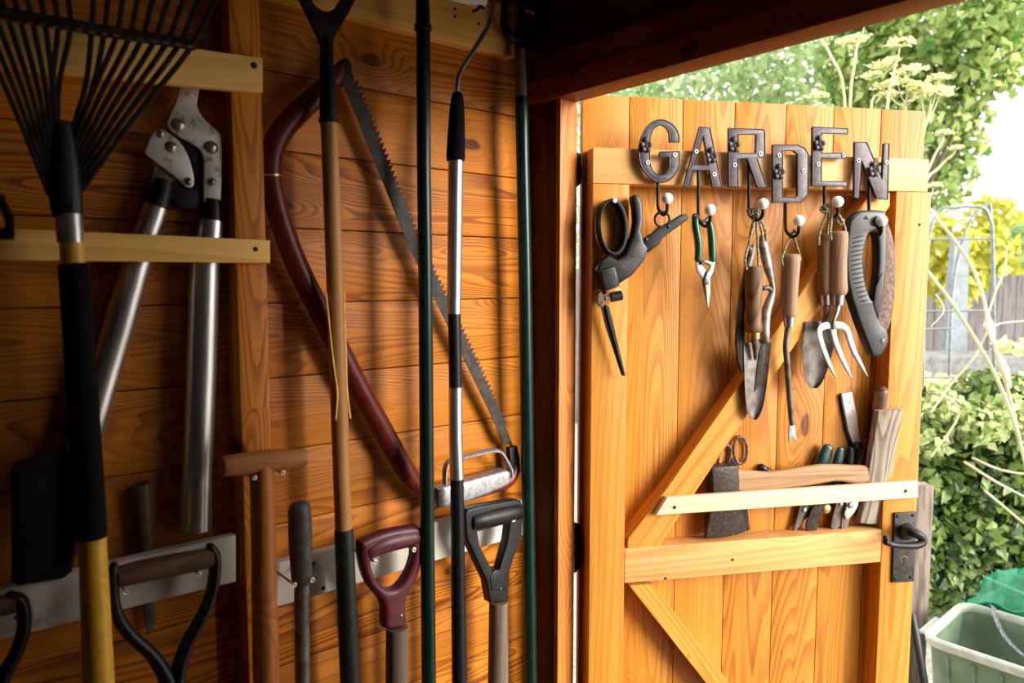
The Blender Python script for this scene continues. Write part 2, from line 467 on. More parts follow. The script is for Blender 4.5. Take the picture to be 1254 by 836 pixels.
M['drystem'] = plain('dry_stem', (0.62, 0.56, 0.42), (0.48, 0.46, 0.28), 0.7, scale=12)
M['bark'] = plain('bark', (0.16, 0.12, 0.09), (0.08, 0.06, 0.045), 0.9, scale=20)
M['leaf'] = leafmat('tree_leaf', (0.07, 0.22, 0.03), (0.70, 0.78, 0.28))
M['leafdark'] = leafmat('hedge_leaf', (0.26, 0.42, 0.16), (0.68, 0.77, 0.46))
M['ivy'] = leafmat('ivy_leaf', (0.012, 0.065, 0.014), (0.30, 0.42, 0.10), 0.35)
M['leafyellow'] = leafmat('yellow_leaf', (0.42, 0.46, 0.05), (0.72, 0.66, 0.12))
M['paleleaf'] = leafmat('variegated_leaf', (0.30, 0.45, 0.12), (0.85, 0.86, 0.52))
M['umbel'] = leafmat('umbel_flower', (0.80, 0.78, 0.36), (0.92, 0.90, 0.62))
M['crate'] = plain('green_crate_plastic', (0.105, 0.165, 0.10), (0.15, 0.215, 0.145), 0.5, scale=15)
M['crate_rim'] = plain('pale_crate_rim', (0.36, 0.42, 0.34), (0.46, 0.51, 0.44), 0.5, scale=25)
M['bag'] = plain('green_woven_bag', (0.004, 0.19, 0.085), (0.012, 0.27, 0.14), 0.25, scale=40)
M['bagseam'] = plain('bag_seam', (0.25, 0.55, 0.42), None, 0.5)
M['strap'] = plain('grey_strap', (0.05, 0.05, 0.075), (0.34, 0.34, 0.40), 0.7, scale=240)
M['terracotta'] = plain('pink_clay', (0.52, 0.32, 0.27), (0.38, 0.22, 0.18), 0.8, scale=30)

# ================================================================== THE SHED
ZC = 2.28
F_OUT = 0.045
# left wall: shiplap boards
pB = W.pt(548, 366, 0)
BH = 78 * mpp(pB)
z0 = pB.z % BH
bm = bmesh.new(); bm.verts.layers.float.new('bid')
k = 0
z = z0 - BH
while z < ZC:
    lo, hi = max(z, 0.0), min(z + BH - 0.0016, ZC)
    if hi - lo > 0.01:
        box_bm(W.at(-2.7, lo, -0.018), DW * 2.78, Z * (hi - lo), W.n * 0.018, 0.0022, bm, k * 1.0)
    z += BH; k += 1
box_bm(W.at(-2.7, 0, -0.034), DW * 2.78, Z * ZC, W.n * 0.015, 0, bm, 99.0)
props(put('wall_left', bm, M['wall']), 'left shed wall of varnished orange horizontal boards with knots', 'wall', kind='structure')

def board_wall(name, o, along, length, thick, zlo, zhi, label, mat):
    bm = bmesh.new(); bm.verts.layers.float.new('bid')
    z, k = zlo, 0
    while z < zhi - 0.005:
        h = min(BH, zhi - z)
        box_bm(V((o.x, o.y, z)), along * length, thick, Z * (h - 0.0015), 0.002, bm, k + 0.3)
        z += BH; k += 1
    props(put(name, bm, mat), label, 'wall', kind='structure')

OPEN_R = 0.98
# front wall: above the lintel and right of the opening, both outside the jamb planes
bm = bmesh.new(); bm.verts.layers.float.new('bid')
z, k = 1.858, 0
while z < ZC:
    h = min(BH, ZC - z)
    box_bm(F.at(0, z, -F_OUT), EW * 2.1, -F.n * -0.015, Z * (h - .0015), 0.002, bm, k + 0.3); z += BH; k += 1
z = 0
while z < 1.855:
    h = min(BH, 1.855 - z)
    box_bm(F.at(OPEN_R + .05, z, -F_OUT), EW * (2.1 - OPEN_R - .05), F.n * 0.015, Z * (h - .0015), 0.002, bm, k + 0.3); z += BH; k += 1
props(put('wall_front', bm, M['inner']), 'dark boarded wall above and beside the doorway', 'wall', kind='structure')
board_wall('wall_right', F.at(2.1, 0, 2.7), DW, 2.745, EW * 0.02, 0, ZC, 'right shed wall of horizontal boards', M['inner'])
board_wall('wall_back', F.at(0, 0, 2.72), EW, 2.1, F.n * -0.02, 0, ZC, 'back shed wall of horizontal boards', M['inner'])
bm = bmesh.new(); bm.verts.layers.float.new('bid')
for i in range(21):
    box_bm(F.at(i * 0.1, -0.02, 2.7), EW * 0.0985, DW * 2.745, Z * 0.02, 0.001, bm, float(i))
props(put('floor', bm, M['floor']), 'boarded shed floor', 'floor', kind='structure')
bm = bmesh.new(); bm.verts.layers.float.new('bid')
for i in range(21):
    box_bm(F.at(i * 0.1 - .02, ZC, 2.72), EW * 0.0985, DW * 2.82, Z * 0.02, 0.001, bm, float(i))
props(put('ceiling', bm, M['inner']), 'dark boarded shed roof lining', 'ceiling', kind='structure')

# corner post (two members), lintel, far jamb
bm = box_bm(F.at(S_POST - 0.012, 0, -F_OUT), EW * 0.012, F.n * F_OUT, Z * 1.80, 0.0015)
props(put('trim_1', bm, M['post']), 'door post with lit orange reveal beside the open door', 'post', kind='structure')
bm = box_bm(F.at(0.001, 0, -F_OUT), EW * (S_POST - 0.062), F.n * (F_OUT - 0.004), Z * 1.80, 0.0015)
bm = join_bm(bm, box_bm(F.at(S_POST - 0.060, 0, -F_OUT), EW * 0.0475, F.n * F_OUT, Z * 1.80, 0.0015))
props(put('trim_2', bm, M['shadedpost']), 'corner post coloured dark for shade between the left wall and the door post', 'post', kind='structure')
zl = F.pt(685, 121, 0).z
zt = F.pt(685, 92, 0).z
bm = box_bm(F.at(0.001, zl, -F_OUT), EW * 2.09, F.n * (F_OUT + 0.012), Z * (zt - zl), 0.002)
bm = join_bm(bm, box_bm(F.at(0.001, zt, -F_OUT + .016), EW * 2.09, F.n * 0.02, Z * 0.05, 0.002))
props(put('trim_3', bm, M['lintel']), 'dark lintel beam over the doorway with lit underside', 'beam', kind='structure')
bm = box_bm(F.at(OPEN_R, 0, -F_OUT), EW * 0.05, F.n * F_OUT, Z * zl, 0.0015)
props(put('trim_4', bm, M['post']), 'right door post', 'post', kind='structure')
# stud on the left wall
SD = 0.045
uL0, _ = W.uv(W.pt(281, 60, SD)); uR0, _ = W.uv(W.pt(319, 60, SD)); uR1, _ = W.uv(W.pt(334, 560, SD))
bm = box_bm(W.at(uL0, 0, 0.001), DW * (uR0 - uL0), Z * (ZC - .002), W.n * SD, 0.0025)
props(put('trim_5', bm, M['stud']), 'upright orange stud on the left wall crossed by two pale battens', 'post', kind='structure')

def screwhead(pl, px, py, n, r, parent, recess=True, mat='zinc', name='screw'):
    a = pl.pt(px, py, n)
    rr = r * mpp(a)
    if recess:
        ring = [a + pl.n * .0004 + (pl.u * math.cos(2 * PI * i / 16) + pl.v * math.sin(2 * PI * i / 16)) * rr * .74 for i in range(16)]
        bm = tube_bm(ring, [rr * .34] * 16, pl.n, 8, closed=True)
        s = put(name, bm, M[mat], parent)
        put('recess', tube_bm([a - pl.n * .0008, a + pl.n * 0.0005], [rr * 0.6, rr * 0.6], pl.u, 12), M['hole'], s)
    else:
        bm = tube_bm([a - pl.n * 0.002, a + pl.n * 0.0006, a + pl.n * 0.0011], [rr, rr, rr * 0.8], pl.u, 14)
        s = put(name, bm, M[mat], parent)
    return s

def board(pl, name, label, quad, n0, n1, mat, screws=(), bevel=0.0015, cat='rail', kind=None, smat='hole', sr=2.6):
    loc = pl.pt(sum(q[0] for q in quad) / 4, max(q[1] for q in quad), n0)
    t = thing(name, label, cat, loc, kind=kind)
    put('board', plate_bm(pl, [quad], n0, n1, bevel), M[mat], t)
    for (x, y) in screws: screwhead(pl, x, y, n1, sr, t, False, smat)
    return t

board(W, 'batten', 'pale planed batten across the stud at the top left behind the rake tines', [(-190, -3), (322, 71), (322, 113), (-190, 63)], SD + .0015, SD + .019, 'batten', [(311, 80)], sr=4)
board(W, 'batten', 'narrow pale batten across the stud holding the lopper handles', [(-190, 270), (331, 294), (331, 322), (-190, 316)], SD + .0015, SD + .019, 'batten', [(313, 305)], sr=3)
board(W, 'batten', 'pale sawn board high on the wall behind the hoe and poles', [(250, -84), (630, 9), (630, 70), (250, -27)], .0012, .030, 'batten_hi', [(557, 11), (557, 20), (586, 29)], sr=2)
board(W, 'hook_rail', 'scuffed white painted rail behind the wood-gripped D handle, left of the stud', [(-190, 764), (289, 655), (289, 712), (-190, 830)], .022, .040, 'strip', [(20, 756)])
board(W, 'hook_rail', 'white painted rail behind the plum and black D handles, right of the stud', [(336, 690), (641, 612), (641, 655), (336, 744)], .001, .020, 'strip', [(384, 690), (396, 720)])

# ================================================================== DOOR
FR = 0.045                                      # frame thickness on the boards
dl = thing('door_1', 'open boarded garden shed door with ledges, braces and black lever handle', 'door', D.at(0, 0.02, 0), kind='structure')
seams = [713, 771, 837, 900.5, 963.5, 1022, 1080, 1134.5]
us = [D.uv(D.pt(x, 128, 0))[0] for x in seams]
zt0 = D.pt(713, 115, 0).z; zt1 = D.pt(1134, 136, 0).z
DTOP = (zt0 + zt1) / 2
bm = bmesh.new(); bm.verts.layers.float.new('bid')
for i in range(7):
    box_bm(D.at(us[i] + .0006, 0.03, -0.018), DD * (us[i + 1] - us[i] - .0012), Z * (zt0 + (zt1 - zt0) * (i + .5) / 7 - 0.03), D.n * 0.018, 0.0016, bm, i * 1.7 + .2)
put('boards', bm, M['dboard'], dl)
uB = us[-1]
def dquad(q): return plate_bm(D, [q], 0.0008, FR, 0.0018)
zq = lambda x, y: D.pt(x, y, FR).z
uS0 = D.uv(D.pt(726, 230, FR))[0]; uS1 = D.uv(D.pt(768.5, 400, FR))[0]
uT0 = D.uv(D.pt(1091, 400, FR))[0]; uT1 = D.uv(D.pt(1133, 400, FR))[0]
def dbox(u0, u1, za, zb, n1=FR, n0=0.0008, bev=0.0018):
    return box_bm(D.at(u0, za, n0), DD * (u1 - u0), Z * (zb - za), D.n * (n1 - n0), bev)
zTL, zTB = (zq(726, 180) + zq(1136, 195)) / 2, (zq(726, 225) + zq(1136, 234)) / 2
zML, zMB = (zq(768, 675) + zq(1085, 645)) / 2, (zq(768, 715) + zq(1086, 686)) / 2
put('stile', dbox(uS0, uS1, 0.04, zTB - .0006), M['dstile'], dl)
put('stile', dbox(uT0, uT1, 0.04, zTB - .0006), M['dstile'], dl)
put('ledge', dbox(uS0, D.uv(D.pt(1137, 215, FR))[0], zTB, zTL), M['dledge'], dl)
put('ledge', dbox(uS1 + .0006, uT0 - .0006, zMB, zML), M['dledge'], dl)
put('ledge', dbox(uS1 + .0006, uT0 - .0006, 0.12, 0.20), M['dledge'], dl)
put('brace', plate_bm(D, [[(768.7, 659), (815, 600), (911, 463), (1002, 328), (1066, 236), (1090, 236), (1090, 252), (890, 545), (806, 671), (768.7, 674)]], .0008, FR - .001, .0015), M['brace1'], dl)
q0, q1 = D.pt(771, 717, FR), D.pt(865, 836, FR)
q2, q3 = D.pt(799, 715, FR), D.pt(894.5, 836, FR)
dn = (q1 - q0).normalized(); kk = (q0.z - 0.205) / (-dn.z)
kk2 = (q2.z - 0.205) / (-dn.z)
bm = bmesh.new()
vs = [q0, q2, q2 + dn * kk2, q0 + dn * kk]
fb = [bm.verts.new(v) for v in vs]; bb = [bm.verts.new(v - D.n * (FR - .002)) for v in vs]
bm.faces.new(fb); bm.faces.new(bb[::-1])
for i in range(4): bm.faces.new((fb[i], bb[i], bb[(i + 1) % 4], fb[(i + 1) % 4]))
put('brace', bm, M['brace2'], dl, smooth=False)
sl = plate_bm(D, [[(803, 631), (817, 609), (1124.5, 589), (1124.5, 609)]], FR + .0006, FR + .013, .001)
slo = put('retaining_slat', sl, M['slat'], dl, label='pale unvarnished slat nailed across the lower tools')
for x, y in ((826, 621), (1109, 601)): screwhead(D, x, y, FR + .013, 2.2, slo, False, 'hole', 'nail')
for x, y in ((897, 685), (815, 708), (1126, 275)): screwhead(D, x, y, FR, 1.8, dl, False, 'hole', 'nail')
# hinges in the gap
for (ya, yb) in ((185, 232), (640, 702)):
    hb = plate_bm(D, [[(704, ya), (712, ya + 3), (712, yb - 8), (704, yb)]], -0.004, 0.004, .001)
    hb = join_bm(hb, ptube(D, [(708.5, ya + 18, .005, 4), (708.5, yb - 12, .005, 4)]))
    put('hinge', hb, M['iron'], dl)
# lock and lever
lk = put('lock_plate', plate_bm(D, [[(1096, 628), (1122.5, 626.5), (1119.5, 712), (1093, 713.5)]], FR + .0006, FR + .006, .0015), M['lockiron'], dl, label='black iron lock plate with keyhole')
for x, y in ((1100, 632), (1118.5, 631), (1116, 707), (1097, 709)): put('screw', disc_bm(D, x, y, FR + .006, FR + .008, 2.2, dome=True), M['iron'], lk)
kh = join_bm(disc_bm(D, 1107.5, 685, FR + .005, FR + .0068, 3.2), plate_bm(D, [[(1106.3, 686), (1109, 686), (1109.8, 693), (1105.5, 693)]], FR + .005, FR + .0066))
put('keyhole', kh, M['hole'], lk)
put('keyhole_rim', tube_bm([D.pt(1107.5 + 4.2 * math.cos(a), 685 + 4.2 * math.sin(a), FR + .006) for a in [2.2 + i * 5.0 / 15 for i in range(16)]], [.0008] * 16, D.n, 6), M['brass'], lk)
lv = ptube(D, [(1108, 650, FR + .006, 11), (1108, 650, FR + .010, 9.5), (1109, 650, FR + .016, 6.5), (1110, 650, FR + .030, 6), (1114, 650.5, FR + .042, 6), (1122, 653, FR + .048, 5.8), (1129, 658, FR + .050, 5.2), (1129.5, 664, FR + .052, 5), (1122, 667.5, FR + .054, 4.6), (1110, 668, FR + .055, 4.3), (1098, 667.5, FR + .055, 3.8), (1089, 665.5, FR + .055, 3.5), (1084.5, 663, FR + .055, 4.2)], sub=4, segs=16, cap_round=.8)
lv = join_bm(lv, ball_bm(D.pt(1084.5, 658.5, FR + .055), 3.4 * mpp(D.pt(1084, 660, .1)), 12))
put('lever_handle', lv, M['black'], dl, label='black curled lever handle')

# ================================================================== LETTER HOOKS
LN0, LN1 = FR + .008, FR + .0155
LET = {
 'G': ([[(832, 174), (831, 163.5), (824.4, 153), (815, 147.6), (807, 146.6), (797.6, 150), (789, 159.7), (784, 174), (782.7, 185.5), (784, 199), (790, 210.4), (799.5, 220), (809, 223.4), (818.7, 221), (827, 213), (831.7, 202.7), (832, 185.5), (808, 186), (808, 191.6), (820, 191.6), (820, 204.6), (815, 213), (808, 214.6), (800.5, 210.4), (796.6, 200.8), (795.7, 185.5), (796.6, 168.3), (800.5, 157.8), (808, 153), (815.8, 155.8), (819.6, 163.5), (820, 174)]],
       (790.5, 179), [(793, 199), (826, 189.5)], (805.5, 220), (817.3, 243), 'above the grass shears'),
 'A': ([[(857, 155), (869.4, 156.4), (884, 229.5), (873, 229.5), (869, 208), (848.5, 208), (844, 229.5), (837.4, 228.6)], [(861.5, 166.5), (868, 202), (850.3, 202)]],
       (870, 192), [(852.5, 185.5), (874.5, 213.5)], (855, 206), (869.7, 257), 'above the green-handled snips'),
 'R': ([[(892.6, 156.8), (934.5, 158.5), (936.6, 161), (936.6, 190.5), (935, 192.5), (927.4, 194), (939, 229.5), (928, 229.5), (915.5, 194), (904, 194), (904, 229), (892.6, 228.6)], [(904, 164.5), (926.2, 164.5), (925.6, 187.5), (904, 187.5)]],
       (898, 178.5), [(899.5, 202), (931, 188.5)], (917, 196), (934.3, 249.5), 'above the narrow trowel'),
 'D': ([[(946.6, 177), (977, 177.5), (985.8, 181.7), (990, 189), (989.6, 238), (981, 247.5), (946.6, 248.3)], [(958.4, 184), (972.4, 184.5), (977, 189), (977, 239), (974.5, 241.5), (958.4, 242)]],
       (953, 212), [(954, 190), (984, 209)], (962, 246), (978.3, 270), 'above the slim weeder'),
 'E': ([[(995.4, 155), (1038.4, 157.8), (1038, 164), (1006.3, 163), (1006, 187.4), (1036, 187.4), (1036, 194), (1006, 193), (1006, 222), (1038, 222.8), (1037.5, 228), (994.8, 226.8)]],
       (1002.5, 177), [(1002, 201), (1033, 190)], (1009.5, 225), (1026, 247), 'above the hand fork'),
 'N': ([[(1047, 173.6), (1061.4, 174.4), (1080.5, 219), (1082.8, 175.6), (1088.8, 175.6), (1087, 244.5), (1073.8, 243), (1055.5, 197), (1052.3, 243), (1046.3, 242)]],
       (1069, 209), [(1051, 196.5), (1085.5, 199)], (1064, 212), (1079.6, 270), 'above the folding saw'),
}
def arc(pts, sub=3):
    q = [V((x, y, 0)) for x, y in pts]
    o, _ = catmull(q, [(0, 0)] * len(q), sub)
    return [(v.x, v.y) for v in o]
_g = LET['G'][0][0]
LET['G'][0][0] = arc(_g[0:17]) + _g[17:20] + arc(_g[20:32])
HOOKB = {}
def flower_bm(c, r):
    B = basis_of(D)
    bm = bmesh.new()
    for i in range(5):
        a = math.radians(90 + 72 * i)
        L = r * (1.0 if i else 1.35)
        dirv = D.u * math.cos(a) + D.v * math.sin(a)
        pts = [c + D.n * .001, c + dirv * L * .45 + D.n * .0035, c + dirv * L * .8 + D.n * .0045, c + dirv * L * 1.05 + D.n * .0025]
        tube_bm(pts, [(r * .14, r * .12), (r * .40, r * .15), (r * .36, r * .15), (r * .12, r * .06)], D.n, 10, 3, bm=bm)
    ball_bm(c + D.n * .003, r * .28, 12, (1, 1, .9), bm, B)
    return bm

for ch, (ols, fl, scr, rt, kn, where) in LET.items():
    base = D.pt(rt[0], kn[1], LN0)
    t = thing('letter_hook', f'iron letter {ch} coat hook with flower and white knob, {where}', 'hook', base, 'iron letter hooks along the door ledge')
    bm = plate_bm(D, ols, LN0, LN1, .0012)
    rimb = bmesh.new()
    for ol in ols:                                # raised rim
        pts = [D.pt(x, y, LN1) for x, y in ol]
        cen = []
        n = len(pts)
        tube_bm(pts, [0.0012] * n, D.n, 8, 1, closed=True, bm=rimb)
    pl_ = put('letter_plate', bm, M['cast'], t)
    put('raised_rim', rimb, M['casthi'], pl_)
    put('flower', flower_bm(D.pt(*fl, LN1), 8.2 * mpp(D.pt(*fl, LN1))), M['cast'], t)
    for s in scr: screwhead(D, *s, LN1, 2.7, t)
    for s in scr:                                 # spacer behind each screw
        a = D.pt(*s, LN1) - D.n * (LN1 - LN0)
        put('spacer', tube_bm([a - D.n * (LN0 - FR - .0003), a], [.004, .004], D.u, 12), M['cast'], t)
    kx, ky = kn
    nb = LN0 + .002
    seq = [(rt[0], rt[1], nb, 2.0), (rt[0] + .2, (rt[1] + ky) / 2, nb, 2.0), (rt[0] + .2, ky + 6, nb, 2.0), (rt[0] + 1.5, ky + 14, nb + .004, 2.0), ((rt[0] + kx) / 2 + 1, ky + 20, nb + .014, 2.0), (kx - .8, ky + 15, nb + .026, 2.0), (kx, ky + 5, nb + .030, 2.2)]
    put('hook_rod', ptube(D, seq, 10, 4), M['iron'], t)
    HOOKB[ch] = (seq[4][0], seq[4][1], seq[4][2])
    kp = D.pt(kx, ky, nb + .031)
    put('knob', ball_bm(kp, 7.0 * mpp(kp), 22), M['white'], t)

# ================================================================== TOOLS HANGING ON THE DOOR
def cord(parent, loops, knots=(), r=1.5):
    bm = bmesh.new()
    for seq in loops:
        pts = [D.pt(x, y, n) for x, y, n in seq]
        tube_bm(pts, [r * mpp(p) for p in pts], D.n, 7, 5, bm=bm)
    for (x, y, n, rr) in knots:
        p = D.pt(x, y, n)
        for i in range(5):
            a = [random.uniform(-.5, .5) for _ in range(3)]
            ax = V((random.uniform(-1, 1), random.uniform(-1, 1), random.uniform(-1, 1))).normalized()
            R_ = rr * mpp(p) * .8
            o1 = ax.orthogonal().normalized(); o2 = ax.cross(o1)
            pts = [p + (D.u * a[0] + D.v * a[1]) * R_ + (o1 * math.cos(2 * PI * j / 8) + o2 * math.sin(2 * PI * j / 8)) * R_ * .75 for j in range(8)]
            tube_bm(pts, [r * mpp(p)] * 8, ax, 6, 2, closed=True, bm=bm)
    return put('hanging_cord', bm, M['cord'], parent)

# grass shears
N = .055
t = thing('grass_shears', 'black long-handled grass shears with looped grip hanging at the hinge side under letter G', 'shears', D.pt(764, 460, .06))
# loop grip: a broad band
ring_o, ring_i = [], []
for i in range(40):
    a = 2 * PI * i / 40
    x, y = math.cos(a), math.sin(a)
    ring_o.append((752 + 17.5 * x - 1.5 * y, 277.5 - 35 * y)); ring_i.append((751 + 14.3 * x - 1.5 * y, 277.5 - 31 * y))
put('loop_grip', plate_bm(D, [ring_o, ring_i], FR + .002, FR + .030, .0012), M['black'], t)
put('body', plate_bm(D, [[(774.4, 240), (779, 237.5), (783.5, 239.5), (787.5, 248), (788.5, 268), (786, 283), (789, 296), (794.5, 304), (790, 318), (775, 337), (758, 348), (750, 340), (738, 338), (732, 330), (736, 319), (746, 312), (757, 318), (767, 310), (775, 289), (778, 272), (777, 255)]], FR + .006, FR + .030, .005), M['graphite'], t)
put('collar', plate_bm(D, [[(735, 330), (753.5, 326), (759.5, 350), (741, 355.5)]], FR + .004, FR + .034, .003), M['graphite'], t)
put('trigger_arm', plate_bm(D, [[(787, 293), (800, 285), (806, 279), (820, 272), (836, 262), (841, 262), (843.5, 266), (841, 270), (826, 281), (812, 291), (808, 299), (794, 309)]], FR + .008, FR + .022, .002), M['black'], t)
put('hang_loop', join_bm(tube_bm([D.pt(811 + 9 * math.cos(2 * PI * i / 20), 268.5 + 9.2 * math.sin(2 * PI * i / 20), FR + .020) for i in range(20)], [.0026] * 20, D.n, 8, closed=True)), M['black'], t)
for x, y, r in ((819, 277, 3), (792, 293, 3), (764, 326, 2)): put('rivet', disc_bm(D, x, y, FR + .020, FR + (.024 if y < 300 else .0312), r, dome=True), M['graphite' if y < 300 else 'brass'], t)
put('reflection_strip', plate_bm(D, [[(741, 355.8), (758, 351.8), (759, 355.5), (742.5, 360)]], FR + .008, FR + .030, .001), M['copper'], t)  # orange reflection modelled as a small copper-coloured strip
put('pivot_pin', ptube(D, [(741, 365, FR + .022, 3), (751, 363, FR + .022, 3)]), M['steel'], t)
put('pivot_knob', ptube(D, [(748, 364.2, FR + .022, 6), (761, 361.5, FR + .022, 6)], segs=18), M['black'], t)
put('pivot_disc', plate_bm(D, [[(737 + 5.5 * math.cos(i * PI / 8), 366 + 10 * math.sin(i * PI / 8)) for i in range(16)]], FR + .016, FR + .024, .001), M['rust'], t)
put('blade', plate_bm(D, [[(734, 367), (741, 371), (744, 378), (764, 459.5), (761.5, 460), (741, 398)]], FR + .016, FR + .0185, .0006), M['sawblade'], t)
put('blade', plate_bm(D, [[(741, 372), (746.5, 375.5), (766, 459.5), (764, 460.3), (745, 392)]], FR + .020, FR + .0225, .0006), M['sawblade'], t)
nl = thing('nail', 'pale nail through the loop grip of the grass shears', 'nail', D.pt(753, 245.5, FR))
put('shank', ptube(D, [(753.5, 249, FR - .004, 1.4), (753, 245.8, FR + .034, 1.4)]), M['zinc'], nl)
put('head', disc_bm(D, 753, 245.5, FR + .033, FR + .0345, 2.8), M['zinc'], nl)

# green snips
t = thing('garden_snips', 'small steel snips with two green handles hanging from letter A', 'snips', D.pt(867, 380, .06))
N = FR + .022
put('handle', ptube(D, [(851.5, 264, N, 4), (851.5, 275, N, 4.4), (854, 290, N, 4.4), (855.5, 303, N, 4.4), (854.5, 318, N, 4)], sub=3, flat=1.2, cap_round=.6), M['grass_h'], t)
put('handle', ptube(D, [(867, 268, N, 3.6), (870, 280, N, 4.2), (871.5, 295, N, 4.4), (872, 306, N, 4.4), (872.5, 319, N, 4)], sub=3, flat=1.2, cap_round=.6), M['grass_h'], t)
put('latch', ptube(D, [(850, 264, N + .005, 1.6), (855, 266, N + .006, 1.8), (860, 271, N + .004, 1.8), (866, 269, N + .004, 1.8), (868, 266, N + .002, 1.6)], sub=3), M['oldsteel'], t)
put('blade', plate_bm(D, [[(852, 318), (857, 317.5), (860, 325), (867, 334), (870, 343), (870, 356), (868, 379.5), (865.5, 372), (861, 350), (859.5, 340), (853.5, 332)]], N - .004, N, .001), M['steel'], t)
put('blade', plate_bm(D, [[(870, 318), (876, 319), (874, 332), (869.5, 341), (868, 352), (867.2, 379.5), (864.5, 356), (862.5, 343), (866, 333), (870, 326)]], N + .0005, N + .0045, .001), M['steel'], t)
put('pivot', disc_bm(D, 866, 345, N + .004, N + .0065, 4, dome=True), M['oldsteel'], t)
put('spring', ptube(D, [(858.5, 322, N + .002, 2.5), (862, 320.5, N + .003, 2.6), (866, 321, N + .003, 2.6), (869, 323, N + .002, 2.5)], sub=3), M['steel'], t)

# trowel under R
t = thing('hand_trowel', 'narrow trowel with dark wooden handle hanging in front under letter R', 'trowel', D.pt(924, 514, .07))
N = FR + .026
put('handle', ptube(D, [(923.5, 325.5, N, 8), (923.5, 327, N, 10.3), (923.5, 333, N, 11), (923, 350, N, 10.8), (922.5, 375, N, 9.6), (922.5, 392, N, 9.8), (922.7, 400, N, 10.6), (923, 405, N, 10), (923, 407, N, 8)], sub=2, segs=18), M['hwood'], t)
put('ferrule', ptube(D, [(923.2, 406.5, N, 7.6), (923.5, 414.5, N, 7.2)], segs=18), M['brass'], t)
put('shank', ptube(D, [(923.5, 413, N, 5), (925, 423, N - .004, 4.2), (925.5, 440, N - .009, 2.2)], sub=3), M['oldsteel'], t)
def trowel_blade(cx_top, cx_bot, rows, n, depth):
    """rows: (y, x_left, x_right); a blade dished across its width."""
    bm = bmesh.new(); NU = 12
    fr, bk = [], []
    for (y, xl, xr) in rows:
        rf, rb = [], []
        for j in range(NU + 1):
            s = j / NU
            dish = depth * (4 * (s - .5) ** 2)
            p = D.pt(xl + (xr - xl) * s, y, n + dish)
            rf.append(bm.verts.new(p)); rb.append(bm.verts.new(p - D.n * .0016))
        fr.append(rf); bk.append(rb)
    R_ = len(rows)
    for i in range(R_ - 1):
        for j in range(NU):
            bm.faces.new((fr[i][j], fr[i][j + 1], fr[i + 1][j + 1], fr[i + 1][j]))
            bm.faces.new((bk[i][j], bk[i + 1][j], bk[i + 1][j + 1], bk[i][j + 1]))
        for j in (0, NU):
            bm.faces.new((fr[i][j], fr[i + 1][j], bk[i + 1][j], bk[i][j]))
    for i in (0, R_ - 1):
        for j in range(NU): bm.faces.new((fr[i][j], bk[i][j], bk[i][j + 1], fr[i][j + 1]))
    return bm
put('blade', trowel_blade(0, 0, [(419.5, 910.8, 944.3), (432, 911, 943.3), (450, 911.5, 941.5), (467, 912, 939.7), (485, 913, 937), (497, 914, 934.7), (505, 915.5, 932), (510, 918, 929.5), (513.7, 922, 926.5)], N - .018, .007), M['oldsteel'], t)
cord(t, [[(914.5, 330, N + .008), (912.5, 318, N + .006), (917, 298, N), (922, 278, N - .004), (925, 266, N - .006)], [(929, 327, N + .01), (928, 308, N + .006), (927, 285, N), (926, 267, N - .006)]], [(921, 258, N - .004, 6), (925, 263, N - .004, 5)])
# old sprung shears behind the trowel
t = thing('hand_shears', 'old worn steel hand shears hanging behind the narrow trowel', 'shears', D.pt(908, 460, .05))
N2 = FR + .010
put('handle', ptube(D, [(934, 290, N2, 4.5), (935, 300, N2, 6), (938, 315, N2, 6.3), (941.5, 330, N2, 6), (945.5, 345, N2, 3.8), (946.5, 356, N2, 4), (943, 368, N2, 5.6), (938.5, 382, N2, 6.2), (937, 400, N2, 6), (938, 417, N2, 5)], sub=4, cap_round=.7, flat=.8), M['wornsteel'], t)
put('finger_stop', ptube(D, [(935, 353, N2, 3), (940, 352, N2, 3), (944.5, 355, N2, 3)], sub=2, cap_round=.6), M['oldsteel'], t)
put('handle', ptube(D, [(922.5, 302, N2, 3.5), (919, 315, N2, 4.6), (914.5, 335, N2, 4.8), (910.5, 355, N2, 5), (908, 372, N2, 5), (906, 390, N2, 5.5)], sub=4, cap_round=.7, flat=.8), M['oldsteel'], t)
put('blade', plate_bm(D, [[(909, 375), (912, 390), (912, 420), (911.5, 457), (908, 455), (903.5, 440), (901.5, 420), (902.5, 400), (905, 382)]], N2 - .004, N2 + .003, .001), M['sawblade'], t)
put('blade', plate_bm(D, [[(935, 410), (941, 412), (940, 440), (932, 470), (924, 480), (926, 460), (930, 430)]], N2 - .004, N2 - .0005, .0008), M['sawblade'], t)
cord(t, [[(934.5, 293, N2 + .007), (932, 280, N2 + .008), (929, 268, N2 + .010), (926, 262, N2 + .012)], [(938, 296, N2 + .006), (937.5, 284, N2 + .008), (932, 270, N2 + .01)], [(921, 306, N2 + .005), (918, 300, N2 + .006), (919, 285, N2 + .008), (924, 265, N2 + .012)]], [(930, 258, N2 + .014, 4), (917, 305, N2 + .006, 3)])

